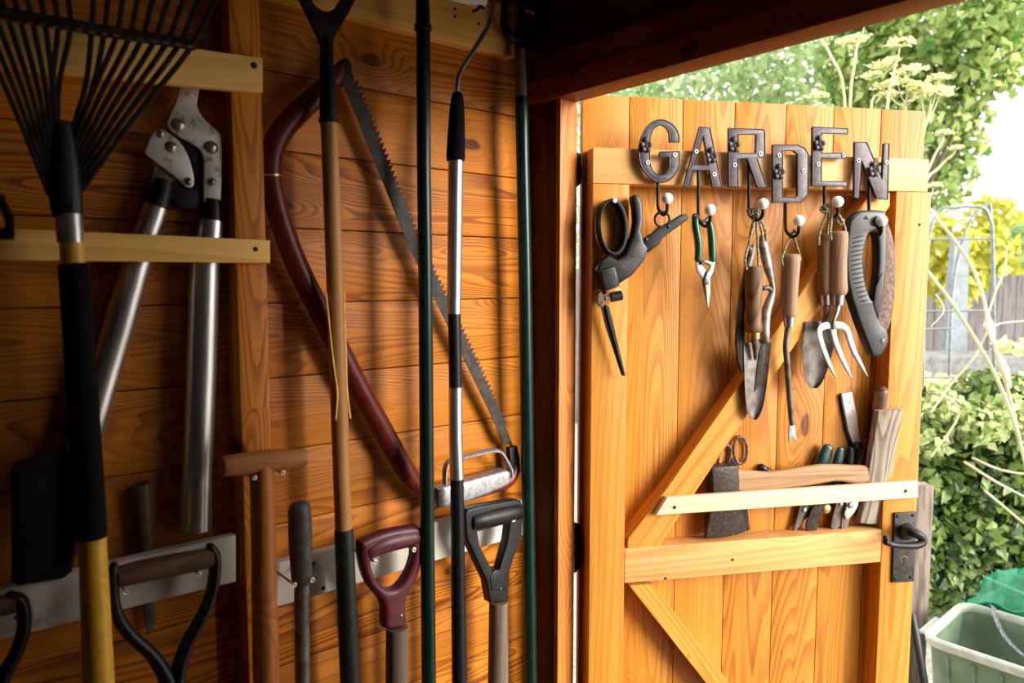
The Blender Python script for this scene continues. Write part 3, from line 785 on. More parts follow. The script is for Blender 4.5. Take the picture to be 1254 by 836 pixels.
# weeder under D
t = thing('hand_weeder', 'slim hand weeder with wooden handle and notched tip hanging from letter D', 'weeder', D.pt(971, 542, .06))
N = FR + .020
put('handle', ptube(D, [(968.5, 311, N, 7), (968.5, 313, N, 10), (968.5, 318, N, 11.3), (968.3, 330, N, 10.8), (967.5, 350, N, 9.7), (967, 370, N, 9.2), (966.7, 380, N, 9.6), (966.5, 385, N, 9.2), (966.5, 388, N, 8)], sub=2, segs=18), M['hwood2'], t)
put('ferrule', ptube(D, [(966.3, 387, N, 7.4), (966, 400, N, 5.8)], segs=18), M['steel'], t)
put('shank', ptube(D, [(965.5, 399, N, 4), (963.5, 412, N - .001, 3.7), (962.5, 425, N, 3.7), (963.5, 440, N - .001, 3.7), (966, 475, N - .006, 3.6), (968.5, 505, N - .010, 3.5), (970, 520, N - .012, 3.6)], sub=3), M['oldsteel'], t)
put('tip', plate_bm(D, [[(967, 516), (972.5, 516), (974, 525), (976.5, 540.5), (972.5, 537.5), (970.5, 535), (969, 539), (966, 541.5), (966, 525)]], N - .0135, N - .0105, .0006), M['steel'], t)
cord(t, [[(959, 326, N + .004), (957.5, 318, N + .004), (960, 308, N + .002), (965, 296, N), (971, 287, N - .002)], [(980, 320, N + .004), (979.5, 314, N + .004), (976, 302, N + .002), (972, 290, N)]], [(972, 287, N, 5), (975, 283, N + .004, 4)])

# fork and trowel under E
t = thing('hand_trowel', 'broad grey trowel hanging behind the hand fork under letter E', 'trowel', D.pt(997, 476, .05))
N2 = FR + .012
put('handle', ptube(D, [(1010, 286, N2, 7), (1010, 288, N2, 9), (1010, 296, N2, 9.3), (1009.5, 325, N2, 8.2), (1009.5, 345, N2, 8.6), (1010, 356, N2, 9), (1010.5, 360.5, N2, 7.5)], sub=2, segs=16), M['hwood'], t)
put('ferrule', ptube(D, [(1010.5, 360, N2, 7), (1011.5, 373, N2, 6)], segs=16), M['steel'], t)
put('shank', ptube(D, [(1011.5, 372, N2, 3.4), (1012, 382, N2 + .002, 3.4), (1010, 394, N2 - .004, 3.4), (1007, 405, N2 - .010, 2.6)], sub=3), M['oldsteel'], t)
put('blade', trowel_blade(0, 0, [(393.5, 987, 1024), (408, 984.5, 1023.5), (424, 982.8, 1021), (440, 983.5, 1017), (455, 984.8, 1012.5), (465, 986.5, 1008.5), (471, 989.5, 1005), (475.3, 994, 1000.5)], N2 - .016, .008), M['oldsteel'], t)
cord(t, [[(1003, 300, N2 + .010), (1003, 290, N2 + .010), (1008, 272, N2 + .010), (1014, 258, N2 + .012)], [(1013, 288, N2 + .010), (1014, 272, N2 + .012), (1015, 260, N2 + .014)]], [(1011, 255, N2 + .015, 6)])
t = thing('hand_fork', 'bright three-pronged hand fork with wooden handle hanging from letter E', 'fork', D.pt(1042, 464, .07))
N = FR + .026
put('handle', ptube(D, [(1027, 283, N, 8), (1027, 285, N, 10.6), (1027, 293, N, 11.2), (1026.7, 320, N, 9.9), (1026.5, 342, N, 10.3), (1026.5, 353, N, 11), (1026.5, 358, N, 10.3), (1026.5, 361, N, 8.5)], sub=2, segs=18), M['hwood2'], t)
put('ferrule', ptube(D, [(1026.5, 360, N, 8), (1026, 373.5, N, 6.4)], segs=18), M['steel'], t)
put('shank', ptube(D, [(1026, 372, N, 3.8), (1024, 382, N + .002, 3.6), (1020, 392, N, 3.6), (1019.5, 402, N - .006, 4.2)], sub=3), M['steel'], t)
fk = bmesh.new()
for seq in ([(1020, 398, 4.5), (1010, 399, 4.6), (1003.5, 405, 4.4), (1005.5, 418, 4), (1011, 434, 3.8), (1017.5, 450, 2.8), (1023, 463, .5)],
            [(1019, 397, 4.5), (1020.5, 406, 4.4), (1023, 418, 4.1), (1030, 436, 3.8), (1037, 451, 2.8), (1042.5, 462.5, .5)],
            [(1019, 398, 4.5), (1030, 398.5, 4.6), (1037, 404, 4.4), (1040.5, 415, 4.1), (1046, 431, 3.8), (1054, 446, 2.8), (1062, 460.5, .5)]):
    pts = [D.pt(x, y, N - .004 + (i * .0012)) for i, (x, y, _) in enumerate(seq)]
    tube_bm(pts, [(h * mpp(p), .0022) for p, (_, _, h) in zip(pts, seq)], D.n, 12, 4, bm=fk)
put('prongs', fk, M['chrome'], t)
cord(t, [[(1018, 294, N + .008), (1017, 286, N + .008), (1018, 270, N + .004), (1019, 262, N)], [(1036, 288, N + .006), (1034, 276, N + .005), (1028, 264, N + .004), (1022, 260, N)]], [(1029, 271, N + .004, 4.5)])

# folding pruning saw under N
t = thing('pruning_saw', 'black folding pruning saw with ribbed grip and rusty blade hanging from letter N', 'saw', D.pt(1074, 437, .07))
N0, N1 = FR + .010, FR + .034
put('blade', plate_bm(D, [[(1081, 264), (1087, 272), (1093, 290), (1096.5, 315), (1096.5, 345), (1094, 378), (1088, 402), (1081, 412), (1072, 405), (1076, 380), (1080, 340), (1080, 300)]], N0 + .004, N0 + .0065, .0006, 2), M['rust'], t)
put('grip', plate_bm(D, [[(1039, 281), (1042, 269), (1052, 259), (1066, 257), (1081, 257.5), (1086.5, 262), (1087.5, 287), (1086, 329), (1082.6, 358.5), (1078.5, 392), (1086, 402), (1089, 411), (1088, 422), (1080, 435), (1069.5, 436.5), (1064.7, 427), (1050, 388), (1039, 349.5), (1036, 314)],
     [(1063.5, 290), (1068, 284.5), (1073, 285), (1075, 295), (1075.5, 320), (1073.5, 345), (1069.5, 367), (1064.7, 359), (1060, 340.6), (1058.2, 314)]], N0, N1, .006, 3, 3), M['graphite'], t)
rb = bmesh.new()
for i in range(15):
    f = i / 14
    y = 290 + 78 * f
    xl = 1045 + 2 * math.sin(f * PI) * -2 + 9 * f * f; xr = 1058 - 2.5 * math.sin(f * PI) + 5 * f * f
    a, b = D.pt(xl, y + 1.5, N1 + .0004), D.pt(xr, y - 1.5, N1 - .0006)
    tube_bm([a, a.lerp(b, .5) + D.n * .001, b], [.0011, .0017, .0011], D.n, 8, 2, bm=rb)
put('rib', rb, M['graphite'], t)
put('inlay', plate_bm(D, [[(1073, 350), (1081, 334), (1080, 360), (1076, 390), (1070, 372)]], N1 - .001, N1 + .0016, .0008), M['black'], t)
put('pivot_screw', disc_bm(D, 1082, 417.5, N1 - .001, N1 + .002, 4.2, dome=True), M['oldsteel'], t)
put('lanyard_hole', plate_bm(D, [[(1057, 268), (1061, 263.5), (1064, 269)]], N1 - .002, N1 + .0006, 0), M['hole'], t)

# ================================================================== TOOLS TUCKED BEHIND THE SLAT
t = thing('hatchet', 'old hatchet with pale wooden handle lying behind the slat, head to the hinge side', 'hatchet', D.pt(892, 660, .02))
hb = plate_bm(D, [[(871.7, 572), (880, 571.5), (905, 570), (906, 586), (906, 602), (909, 625), (917.5, 652), (905, 657), (892, 659.5), (867, 661), (870.5, 630), (873.5, 604)]], .014, .0445, .003)
zz0, zz1 = D.pt(890, 600, .03).z, D.pt(890, 660, .03).z
for v in hb.verts:                                # the cheek tapers to the edge
    if v.co.z < zz0:
        f = min(1, (zz0 - v.co.z) / (zz0 - zz1)); q = (v.co - D.o).dot(D.n)
        v.co += D.n * ((.030 - q) * f * .8)
put('head', hb, M['axe'], t)
put('handle', plate_bm(D, [[(898, 576), (906, 575.8), (925, 577), (945, 578.4), (977, 573.7), (1008, 569), (1045, 570), (1066, 571), (1071.5, 577), (1066, 589), (1056, 594), (1040, 592), (1024, 590), (992, 595.5), (958, 599.5), (930, 602), (898, 602)]], .0265, .0425, .0075, 2, 4), M['axewood'], t)

t = thing('scissors', 'rusty scissors with two ring handles standing behind the hatchet head', 'scissors', D.pt(914, 652, .006))
def ring_pts(cx, cy, rx, ry, tilt, n, off):
    o = []
    for i in range(n):
        a = 2 * PI * i / n; x, y = rx * math.cos(a), ry * math.sin(a)
        o.append(D.pt(cx + x * math.cos(tilt) - y * math.sin(tilt), cy + x * math.sin(tilt) + y * math.cos(tilt), off))
    return o
for (cx, cy, rx, ry, tl) in ((906.5, 551, 8.2, 16.5, -.03), (887, 560, 6.8, 15.5, .28)):
    put('ring_handle', tube_bm(ring_pts(cx, cy, rx, ry, tl, 22, .0065), [.0032] * 22, D.n, 8, closed=True), M['rust'], t)
put('blade', plate_bm(D, [[(893, 566), (902, 564), (911, 600), (916, 625), (918.5, 648), (915, 651), (906, 625)]], .0035, .0055, .0005), M['sawblade'], t)
put('blade', plate_bm(D, [[(896, 560), (905, 568), (908, 600), (911, 651), (906, 640), (899, 600)]], .006, .008, .0005), M['sawblade'], t)

t = thing('pocket_torch', 'small black penlight poking up behind the hatchet handle', 'torch', D.pt(960, 592, .006))
put('body', ptube(D, [(941, 578, .0075, 4.6), (972, 600, .0075, 4.4)], segs=16), M['black'], t)
put('cap', ptube(D, [(930.5, 571.5, .0075, 4.2), (931.5, 572, .0075, 5.2), (935, 574, .0075, 5.2), (935.6, 574.4, .0075, 4.4), (937, 575.4, .0075, 4.4), (937.5, 575.7, .0075, 5.2), (942, 579, .0075, 5.2)], segs=16), M['graphite'], t)

def secateurs(label, handles, hm, blades, bm_, piv, pm, base):
    t = thing('secateurs', label, 'secateurs', D.pt(*base, .01), 'secateurs behind the slat')
    for seq, m in zip(handles, hm): put('handle', ptube(D, seq, sub=4, cap_round=.7, flat=.62, segs=14), M[m], t)
    for ol, n0, n1, m in blades: put('blade', plate_bm(D, [ol], n0, n1, .0008, 2), M[m], t)
    put('pivot_bolt', disc_bm(D, *piv, pm[1], pm[1] + .004, pm[2], dome=True), M[pm[0]], t)
    return t
t = secateurs('dark teal secateurs with brass pivot behind the slat, nearest the penlight',
    [[(1013.5, 548, .0165, 6.5), (1009, 560, .0165, 8.2), (1004, 576, .0165, 7.5), (1000, 595, .0165, 6.5), (1003, 612, .0165, 6)],
     [(995, 590, .0165, 5), (988, 600, .0165, 5.5), (985, 616, .0165, 5.5)]], ['teal', 'teal'],
    [([(1003, 610), (1011, 614), (1013, 624), (1006, 630), (1003, 640), (999, 651), (991, 652), (987, 645), (990, 634), (996, 620)], .018, .022, 'sawblade'),
     ([(982, 616), (992, 618), (994, 628), (986, 636), (974, 650.5), (972.5, 648), (976, 634), (979, 622)], .010, .014, 'oldsteel')],
    None, (1013.5, 623.5), ('brass', .021, 6), (990, 652))
put('rivet', disc_bm(D, 1017.5, 549, .020, .0265, 2.0, dome=True), M['white'], t)
put('pin', disc_bm(D, 986, 625, .013, .0175, 4, dome=True), M['steel'], t)
secateurs('black-handled secateurs behind the slat with long dull blade, second of the three',
    [[(1029.5, 550, .0165, 5), (1027, 560, .0165, 6.2), (1023, 580, .0165, 6), (1027, 612, .0165, 6)],
     [(1042, 550, .0165, 5), (1041.5, 562, .0165, 6), (1037, 585, .0165, 6), (1031, 610, .0165, 5.5)]], ['teal', 'black'],
    [([(1028, 608), (1037, 612), (1036, 625), (1030, 642), (1024, 648.5), (1018.5, 647), (1018, 641), (1022, 625)], .016, .022, 'oldsteel'),
     ([(1030, 612), (1038, 618), (1037, 632), (1027, 648.5), (1024, 646)], .012, .0155, 'sawblade')],
    None, (1031, 618), ('steel', .021, 4), (1022, 649))
secateurs('maroon-handled secateurs behind the slat, beside the weathered block',
    [[(1063, 541, .0165, 6), (1058, 554, .0165, 7.6), (1052, 572, .0165, 7), (1047, 595, .0165, 6.5), (1042, 614, .0165, 6)],
     [(1048, 545, .0165, 5), (1053, 550, .0165, 5), (1050, 575, .0165, 5.5), (1045, 600, .0165, 5.5)]], ['plum', 'black'],
    [([(1038, 608), (1050, 610), (1051, 618), (1046, 628), (1038, 636), (1034, 630), (1037, 620)], .025, .0295, 'platesteel'),
     ([(1035, 612), (1045, 612), (1040, 640), (1034, 652), (1030, 645)], .020, .024, 'oldsteel')],
    None, (1042.5, 619), ('steel', .029, 4.2), (1036, 652))
t = thing('paint_stick', 'flat white-painted stick leaning above the secateurs, dark along one edge', 'stick', D.pt(1060, 640, .004))
put('stick', plate_bm(D, [[(1031, 482), (1043.5, 480), (1049, 505), (1054, 545), (1062, 630), (1053, 632), (1045.5, 547), (1038, 525)]], .001, .0065, .001, trace=.0065), M['whitewash'], t)
put('edge', plate_bm(D, [[(1029, 484), (1031.3, 481.8), (1038.5, 525), (1046, 547), (1052.7, 630), (1050, 630), (1043.5, 549), (1036, 527)]], .0008, .007, .0006, trace=.007), M['black'], t)
t = thing('file_handle', 'worn round wooden tool handle with flaking yellow top behind the weathered block', 'tool', D.pt(1066, 640, .006))
put('handle', ptube(D, [(1079.5, 478, .036, 7.5), (1079.5, 486, .034, 8.5), (1076, 520, .028, 8.3), (1071, 545, .022, 8)], cap_round=.8, segs=16), M['grip_dark'], t)
put('cap', ptube(D, [(1079.5, 480, .036, 8.3), (1079.5, 488, .0345, 8.9), (1078.2, 500, .0325, 8.9)], cap_round=.7, segs=16), M['hwood2'], t)
put('tang', ptube(D, [(1071, 545, .022, 5), (1060, 640, .008, 4)], segs=12), M['oldsteel'], t)
t = thing('wooden_block', 'long weathered grey wooden block standing behind the slat next to the lock', 'block', D.pt(1068, 643, .03))
p = [D.pt(1075.5, 503, .060), D.pt(1106, 501.5, .062), D.pt(1083, 641, .030), D.pt(1053, 640.5, .028)]
bm = bmesh.new()
dep = D.n * -.016
pro = D.n * .007
mid_t, mid_b = p[0].lerp(p[1], .5) + pro, p[3].lerp(p[2], .35) + pro
fr = [p[0], mid_t, p[1]]; fo = [p[3], mid_b, p[2]]
T_ = [bm.verts.new(v) for v in fr] + [bm.verts.new(p[1] + dep), bm.verts.new(p[0] + dep)]
B_ = [bm.verts.new(v) for v in fo] + [bm.verts.new(p[2] + dep), bm.verts.new(p[3] + dep)]
bm.faces.new(T_); bm.faces.new(B_[::-1])
for i in range(5): bm.faces.new((T_[i], B_[i], B_[(i + 1) % 5], T_[(i + 1) % 5]))
bmesh.ops.recalc_face_normals(bm, faces=bm.faces)
bmesh.ops.bevel(bm, geom=list(bm.edges), offset=.0016, segments=2, affect='EDGES')
put('block', bm, M['oldwood'], t)

# ================================================================== TOOLS ON THE LEFT WALL
FLOORY = 0.0
def down(pl, a, b, z):
    """continue the line a-b (px, py, off) down to height z; returns a world point."""
    p, q = pl.pt(*a), pl.pt(*b)
    d = q - p
    return p + d * ((z - p.z) / d.z)
def wtube(seq, tail=None, segs=14, sub=1, flat=1.0, **kw):
    pts = [W.pt(a, b, c) for a, b, c, _ in seq]
    rad = [h * mpp(p) for p, (_, _, _, h) in zip(pts, seq)]
    if tail is not None:
        pts.append(down(W, seq[-2][:3], seq[-1][:3], tail)); rad.append(rad[-1])
    return tube_bm(pts, rad, W.n, segs, sub, flat, **kw)

# leaf rake
n = .115
ft = down(W, (112, 660, n), (121, 836, n), 0.0)
t = thing('leaf_rake', 'spring-tine leaf rake, head up, with yellow shaft and long black grip', 'rake', ft)
put('shaft', wtube([(112.5, 650, n, 15.5), (121, 836, n, 17.5)], 0.004, segs=20), M['yellow'], t)
put('grip', wtube([(89.5, 322, n, 15.5), (90, 326, n, 17), (101, 480, n, 17.4), (112, 652, n, 17.6), (112.3, 658, n, 16.5)], segs=20), M['foam'], t)
put('band', wtube([(88, 296, n, 13.6), (89.5, 323, n, 14.2)], segs=20), M['yellow'], t)
put('ferrule', wtube([(84, 262, n, 14.8), (86.5, 297, n, 14.6)], segs=20), M['steel'], t)
put('socket', wtube([(74, 150, n, 11), (75, 154, n, 12.5), (79, 200, n, 16), (80.5, 240, n, 18.5), (83, 262, n, 17), (83.5, 266, n, 15)], segs=18, sub=2, flat=.8), M['black'], t)
put('rivet', join_bm(disc_bm(W, 89, 252, n + .010, n + .019, 2.2, dome=True)), M['steel'], t)
for i in range(-9, 10):
    if i == 0: continue
    s = 1 if i > 0 else -1; a = abs(i)
    bx = 97 + i * 15.0 + (0 if s > 0 else 4); by = 40 + i * 2.3
    sx = 78 + s * (6 + 12 * a / 9); sy = 160 + 78 * (a / 9)
    tx = bx + i * 5.0; ty = by - 85
    mid = ((sx + bx) / 2 - s * (3 if a > 2 else -6), (sy + by) / 2)
    nb = n + .004
    seq = [(sx, sy, nb - .002, 3.0), (mid[0], mid[1], nb + .006, 3.2), (bx, by, nb + .010, 3.2), ((bx + tx) / 2, (by + ty) / 2, nb + .012, 3.2), (tx, ty, nb + .012, 3.0), (tx + i * .8, ty - 12, nb + .006, 2.8), (tx + i, ty - 14, nb - .035, 2.4)]
    put('tine', wtube(seq, segs=8, sub=4, flat=.55), M['iron'], t)
put('crossbar', plate_bm(W, [[(-75, -15), (10, 8), (120, 28), (240, 48), (241, 60), (120, 42), (10, 22), (-75, 3)]], n + .009, n + .021, .003), M['iron'], t)
bw = bmesh.new()
for i in range(-9, 10):
    bx = 97 + i * 15.0; p = W.pt(bx, 37 + i * 2.2, n + .021)
    tube_bm([p - W.u * .003, p, p + W.u * .003], [.0016, .002, .0016], W.n, 7, bm=bw)
put('rivet_row', bw, M['oldsteel'], t)

# dark plate for a black blade plus the rake grip's shadow
t = thing('shovel_and_shadow', 'black plate for a hanging blade and its merged shadow behind the rake grip', 'shovel_and_shadow', W.pt(60, 712, .05))
bl = plate_bm(W, [[(14, 572), (20, 565), (99, 549), (98, 640), (94, 680), (88, 700), (78, 708), (50, 713), (22, 717), (14, 712)]], .044, .048, .0015)
put('blade', bl, M['black'], t)
put('socket', wtube([(84, 690, .054, 6), (96, 640, .056, 8), (100, 560, .057, 9), (86, 340, .057, 9)], segs=14, sub=2), M['black'], t)
# black bracket over the batten at the picture's edge
t = thing('tool_clip', 'small black plastic tool clip on the narrow batten at the left', 'clip', W.pt(0, 294, SD + .02))
put('clip', plate_bm(W, [[(-22, 236), (6, 238), (10, 250), (18, 264), (18.5, 293), (-22, 293)], [(-12, 250), (2, 252), (8, 268), (8, 282), (-12, 282)]], SD + .020, SD + .045, .003), M['black'], t)

# lopper
n = .0235
t = thing('lopper', 'anvil lopper with worn steel jaws and two silver tube handles tucked behind the battens', 'lopper', W.pt(240, 650, n))
put('hook_jaw', plate_bm(W, [[(232, 84), (252, 86), (246, 104), (243, 115), (241.6, 130), (248, 143), (260.5, 155), (270, 163), (272.5, 172), (272.5, 200), (271, 246), (268, 248.5), (255, 247.5), (249.5, 244), (249.8, 205), (248, 189), (240, 179), (225, 170.5), (209, 160), (205, 149), (214, 128), (221.5, 103)]], n, n + .006, .0012, 2), M['platesteel'], t)
put('jaw_plate', plate_bm(W, [[(187.6, 161.5), (197, 158), (206, 162), (220, 173), (229, 187), (234.5, 202), (238, 220), (236, 228.5), (228.5, 229.5), (216.5, 218), (203, 208), (180, 190), (178.5, 183)]], n + .001, n + .007, .0012, 2), M['platesteel'], t)
put('bumper', plate_bm(W, [[(222, 174), (238, 181), (247, 190), (248.5, 245), (243, 256), (220, 256), (208, 238), (212, 222), (230, 232), (239, 226), (238, 212), (232, 190)]], n - .012, n - .001, .001), M['black'], t)
for x, y, r in ((220, 151.6, 9), (260.5, 179.7, 8.2), (261, 222, 5), (197.7, 163.4, 5), (211, 179, 7.5), (232, 221.5, 5)):
    put('bolt', disc_bm(W, x, y, n + .005, n + .0125, r, dome=True), M['steel'], t)
put('shank', plate_bm(W, [[(189, 203), (213, 214), (208, 232), (184, 224)]], n - .006, n + .0005, .001), M['oldsteel'], t)
put('collar', wtube([(200, 222, n - .004, 11), (195, 240, n - .002, 13.5), (191, 254, n - .002, 14.5)], segs=18), M['black'], t)
put('handle', wtube([(192, 250, n - .002, 14), (166, 325, n - .002, 17), (145, 400, n - .002, 18), (121, 480, n - .002, 18.5), (82, 615, n - .002, 19)], segs=20), M['alu'], t)
put('collar', wtube([(260, 244, n, 10), (259, 258, n, 12), (258, 273, n, 14)], segs=18), M['black'], t)
put('handle', wtube([(258, 270, n, 14.5), (255, 300, n, 16), (250, 325, n, 17.5), (246, 450, n, 18.2), (242, 560, n, 17.5), (240, 590, n, 18.5), (238.5, 648, n, 19)], segs=20), M['alu'], t)

# dark chisel behind the left rail
t = thing('chisel', 'dark wooden-handled chisel tucked behind the left white rail', 'chisel', W.pt(186, 777, .012))
put('handle', wtube([(172, 593, .0115, 11), (173, 596, .0115, 12), (178, 672, .0115, 9.5), (180, 700, .0115, 8)], segs=14), M['grip_dark'], t)
put('blade', plate_bm(W, [[(172, 690), (188, 690), (191, 740), (191, 765), (182, 778), (178.5, 770), (176, 740)]], .009, .0125, .0008), M['oldsteel'], t)

def spade_blade(c, n_off, label_name='blade', mat='oldsteel', w=.09, h=.26, parent=None):
    """A plain digging blade below a shaft whose lower end is c (world)."""
    bm = bmesh.new()
    rows = [(0, .5), (.03, 1), (.5, 1), (.8, .96), (1, .8)]
    gr = []
    for f, ww in rows:
        r_ = []
        for j in range(7):
            s = j / 6 - .5
            p = c + W.u * (s * w * ww) - Z * (h * f) + W.n * (.05 * s * s)
            r_.append((bm.verts.new(p), bm.verts.new(p - W.n * .002)))
        gr.append(r_)
    for i in range(len(rows) - 1):
        for j in range(6):
            bm.faces.new((gr[i][j][0], gr[i][j + 1][0], gr[i + 1][j + 1][0], gr[i + 1][j][0]))
            bm.faces.new((gr[i][j][1], gr[i + 1][j][1], gr[i + 1][j + 1][1], gr[i][j + 1][1]))
        for j in (0, 6): bm.faces.new((gr[i][j][0], gr[i + 1][j][0], gr[i + 1][j][1], gr[i][j][1]))
    for i in (0, -1):
        for j in range(6): bm.faces.new((gr[i][j][0], gr[i][j][1], gr[i][j + 1][1], gr[i][j + 1][0]))
    return put(label_name, bm, M[mat], parent)

def shaft_down(seq, mat, parent, zend, name='shaft', **kw):
    put(name, wtube(seq, zend, segs=18, **kw), M[mat], parent)
    return down(W, seq[-2][:3], seq[-1][:3], zend)

# wood-gripped D handle spade
n = .085
base = down(W, (212, 800, n), (215, 836, n), .02)
t = thing('digging_spade', 'spade with dark wooden cross grip in a black forked D handle, left of the stud', 'spade', base)
put('grip', wtube([(143, 707, n, 13), (170, 700, n, 13.6), (200, 694, n, 14), (230, 688, n, 13.4), (259, 682, n, 12)], segs=18, sub=2), M['grip_dark'], t)
put('arm', wtube([(139, 694, n, 5.5), (137.5, 705, n, 7.5), (139, 735, n, 7.5), (146, 758, n, 7.5), (162, 779, n, 7.5), (184, 799, n, 8), (200, 822, n, 9), (209, 845, n, 11)], segs=14, sub=4, cap_round=.8, flat=1.5), M['black'], t)
put('arm', wtube([(258, 670, n, 5), (262.5, 680, n, 7), (262.5, 705, n, 7), (256, 735, n, 7), (243, 762, n, 7.2), (229, 788, n, 7.6), (220, 815, n, 8.5), (214, 845, n, 11)], segs=14, sub=4, cap_round=.8, flat=1.5), M['black'], t)
put('rivet', disc_bm(W, 140, 706, n + .012, n + .0165, 3, dome=True), M['iron'], t)
e = shaft_down([(211.5, 838, n, 15), (213, 870, n, 17)], 'shaft_grey', t, .30)
spade_blade(e, n, parent=t)

# partly seen black D handle
base = down(W, (-14, 836, n), (-12, 870, n), .02)
t = thing('digging_fork', 'black D handle of a tool at the lower left corner beside the white rail', 'fork', base)
put('grip', wtube([(-52, 752, n, 12), (-20, 746, n, 13), (18, 738, n, 13)], segs=16), M['grip_dark'], t)
put('arm', wtube([(14, 730, n, 7), (25, 735, n, 8), (30, 752, n, 8), (28, 775, n, 8), (18, 803, n, 8), (2, 832, n, 9), (-8, 870, n, 11)], segs=14, sub=4, cap_round=.8, flat=1.4), M['black'], t)
put('arm', wtube([(-52, 740, n, 7), (-58, 755, n, 8), (-57, 785, n, 8), (-42, 815, n, 8), (-25, 842, n, 9), (-14, 870, n, 11)], segs=14, sub=4, cap_round=.8, flat=1.4), M['black'], t)
e = shaft_down([(-12, 860, n, 15), (-11, 890, n, 16)], 'shaft_grey', t, .30)
pr = bmesh.new()
tube_bm([e + W.u * -.08, e + W.u * .08], [.008, .008], W.n, 10, bm=pr)
for j in range(4):
    q = e + W.u * (-.075 + .05 * j)
    tube_bm([q, q - Z * .15, q - Z * .26 + W.n * .01], [.006, .005, .001], W.n, 8, 3, bm=pr)
put('prongs', pr, M['oldsteel'], t)

# T handle
n = .095
base = down(W, (321, 600, n), (326, 836, n), .02)
t = thing('edging_spade', 'spade with wooden T handle and orange shaft hanging in front of the stud', 'spade', base)
put('grip', wtube([(271, 571, n, 10.5), (273, 570.8, n, 12.5), (290, 569, n, 13.8), (322, 565, n, 14.5), (350, 562, n, 12.5), (371, 560, n, 10.8), (374, 559.7, n, 9)], segs=18, sub=2), M['grip_t'], t)
e = shaft_down([(320, 568, n, 14), (321.5, 610, n, 14.5), (326, 836, n, 15.5)], 'shaft_red', t, .25)
spade_blade(e, n, parent=t, w=.10, h=.22)

# grey rubber grip tool
n = .070
base = down(W, (369.5, 720, n), (370.5, 836, n), .01)
t = thing('lawn_edger', 'long tool with a grey rubber upright grip and thin dull shaft, right of the stud', 'edger', base)
put('grip', wtube([(366.5, 619, n, 12), (367, 625, n, 13.8), (368, 660, n, 14.2), (369, 700, n, 12.6), (369.5, 712, n, 11.5), (369.5, 715, n, 9)], segs=18, sub=2, cap_round=.45), M['greygrip'], t)
e = shaft_down([(369.3, 712, n, 9), (370.5, 836, n, 8.8)], 'oldsteel', t, .22)
spade_blade(e, n, parent=t, w=.07, h=.18)

# hoe with forked head
n = .070
base = down(W, (421, 648, n), (429, 836, n), 0.0)
t = thing('draw_hoe', 'hoe with black forked head up, pale ash shaft and dark lower sleeve', 'hoe', base)
put('head', plate_bm(W, [[(352, -34), (366, -34), (378, -8), (386, 6), (395, 13), (403, 14), (411, 10), (420, -4), (436, -34), (452, -34), (440, -10), (428, 15), (410, 46), (408, 54), (393, 54), (391, 47), (378, 20)]], n - .004, n + .004, .0015), M['iron'], t)
put('crossblade', plate_bm(W, [[(345, -34), (458, -34), (458, -52), (345, -52)]], n - .006, n + .006, .001), M['iron'], t)
put('socket', wtube([(400, 46, n, 8), (400.5, 78, n, 8), (401, 84, n, 9.5), (402.5, 144, n, 10.8), (402.6, 145, n, 12.5), (402.8, 150, n, 12.5), (402.9, 151, n, 10)], segs=16), M['iron'], t)
put('shaft', wtube([(402.7, 148, n, 10.3), (409.5, 320, n, 10.6), (417.5, 560, n, 10.4), (421, 652, n, 10.5)], segs=18), M['shaft'], t)
put('sleeve', wtube([(420.8, 647, n, 10.8), (421, 650, n, 11.6), (429, 836, n, 12.2)], 0.004, segs=18), M['sleeve'], t)
put('wire_tie', wtube([(399, 357, n + .006, 1.1), (404, 405, n + .010, 1.1), (409, 450, n + .012, 1.2), (413, 481, n + .012, 1.3), (411, 514, n + .008, 1.3)], segs=7, sub=3), M['batten'], t)
put('wire_tie', wtube([(422, 357, n + .004, 1.0), (421.5, 388, n + .006, 1.1), (422.5, 400, n + .006, 1.2), (424, 450, n + .008, 1.2), (425, 480, n + .008, 1.2), (429, 512, n + .004, 1.3)], segs=7, sub=3), M['batten'], t)

# bow saw
n = .030
t = thing('bow_saw', 'dark red bow saw with toothed blade and grey hand guard hanging behind the poles', 'saw', W.pt(520, 612, n))
fr1 = [(418, 84, n, 8), (408, 96, n, 11), (390, 115, n, 13), (365, 138, n, 14), (344, 162, n, 14), (333, 188, n, 13.5), (331.5, 215, n, 13.2), (338, 250, n, 13.2), (352, 295, n, 13.5), (372, 342, n, 13.6), (402, 400, n, 13.5), (432, 460, n, 13), (462, 514, n, 12.6), (488, 560, n, 12.2), (504, 586, n, 12), (520, 602, n, 11.6), (540, 607, n, 11), (560, 606, n, 10), (600, 596, n, 9), (622, 588, n, 8.5), (630, 574, n, 7), (631, 560, n, 5)]
put('frame', wtube(fr1, segs=16, sub=4), M['redtube'], t)
put('joint_ring', wtube([(331.3, 214, n, 13.6), (331.5, 216.5, n, 13.6)], segs=18), M['brass'], t)
bl = []; rg = []
P0 = [(423, 84, 9.5), (508, 297, 8.4), (556, 396, 8), (610, 510, 7), (629, 556, 5.5)]
import bisect
def bl_at(y):
    for i in range(len(P0) - 1):
        if P0[i][1] <= y <= P0[i + 1][1]:
            f = (y - P0[i][1]) / (P0[i + 1][1] - P0[i][1])
            return P0[i][0] + f * (P0[i + 1][0] - P0[i][0]), P0[i][2] + f * (P0[i + 1][2] - P0[i][2])
    return P0[-1][0], P0[-1][2]
y = 84.0; left = []; right = []
while y <= 556:
    x, h = bl_at(y)
    left.append((x - h * .9, y + h * .4)); y += 24
y = 86.0; k = 0
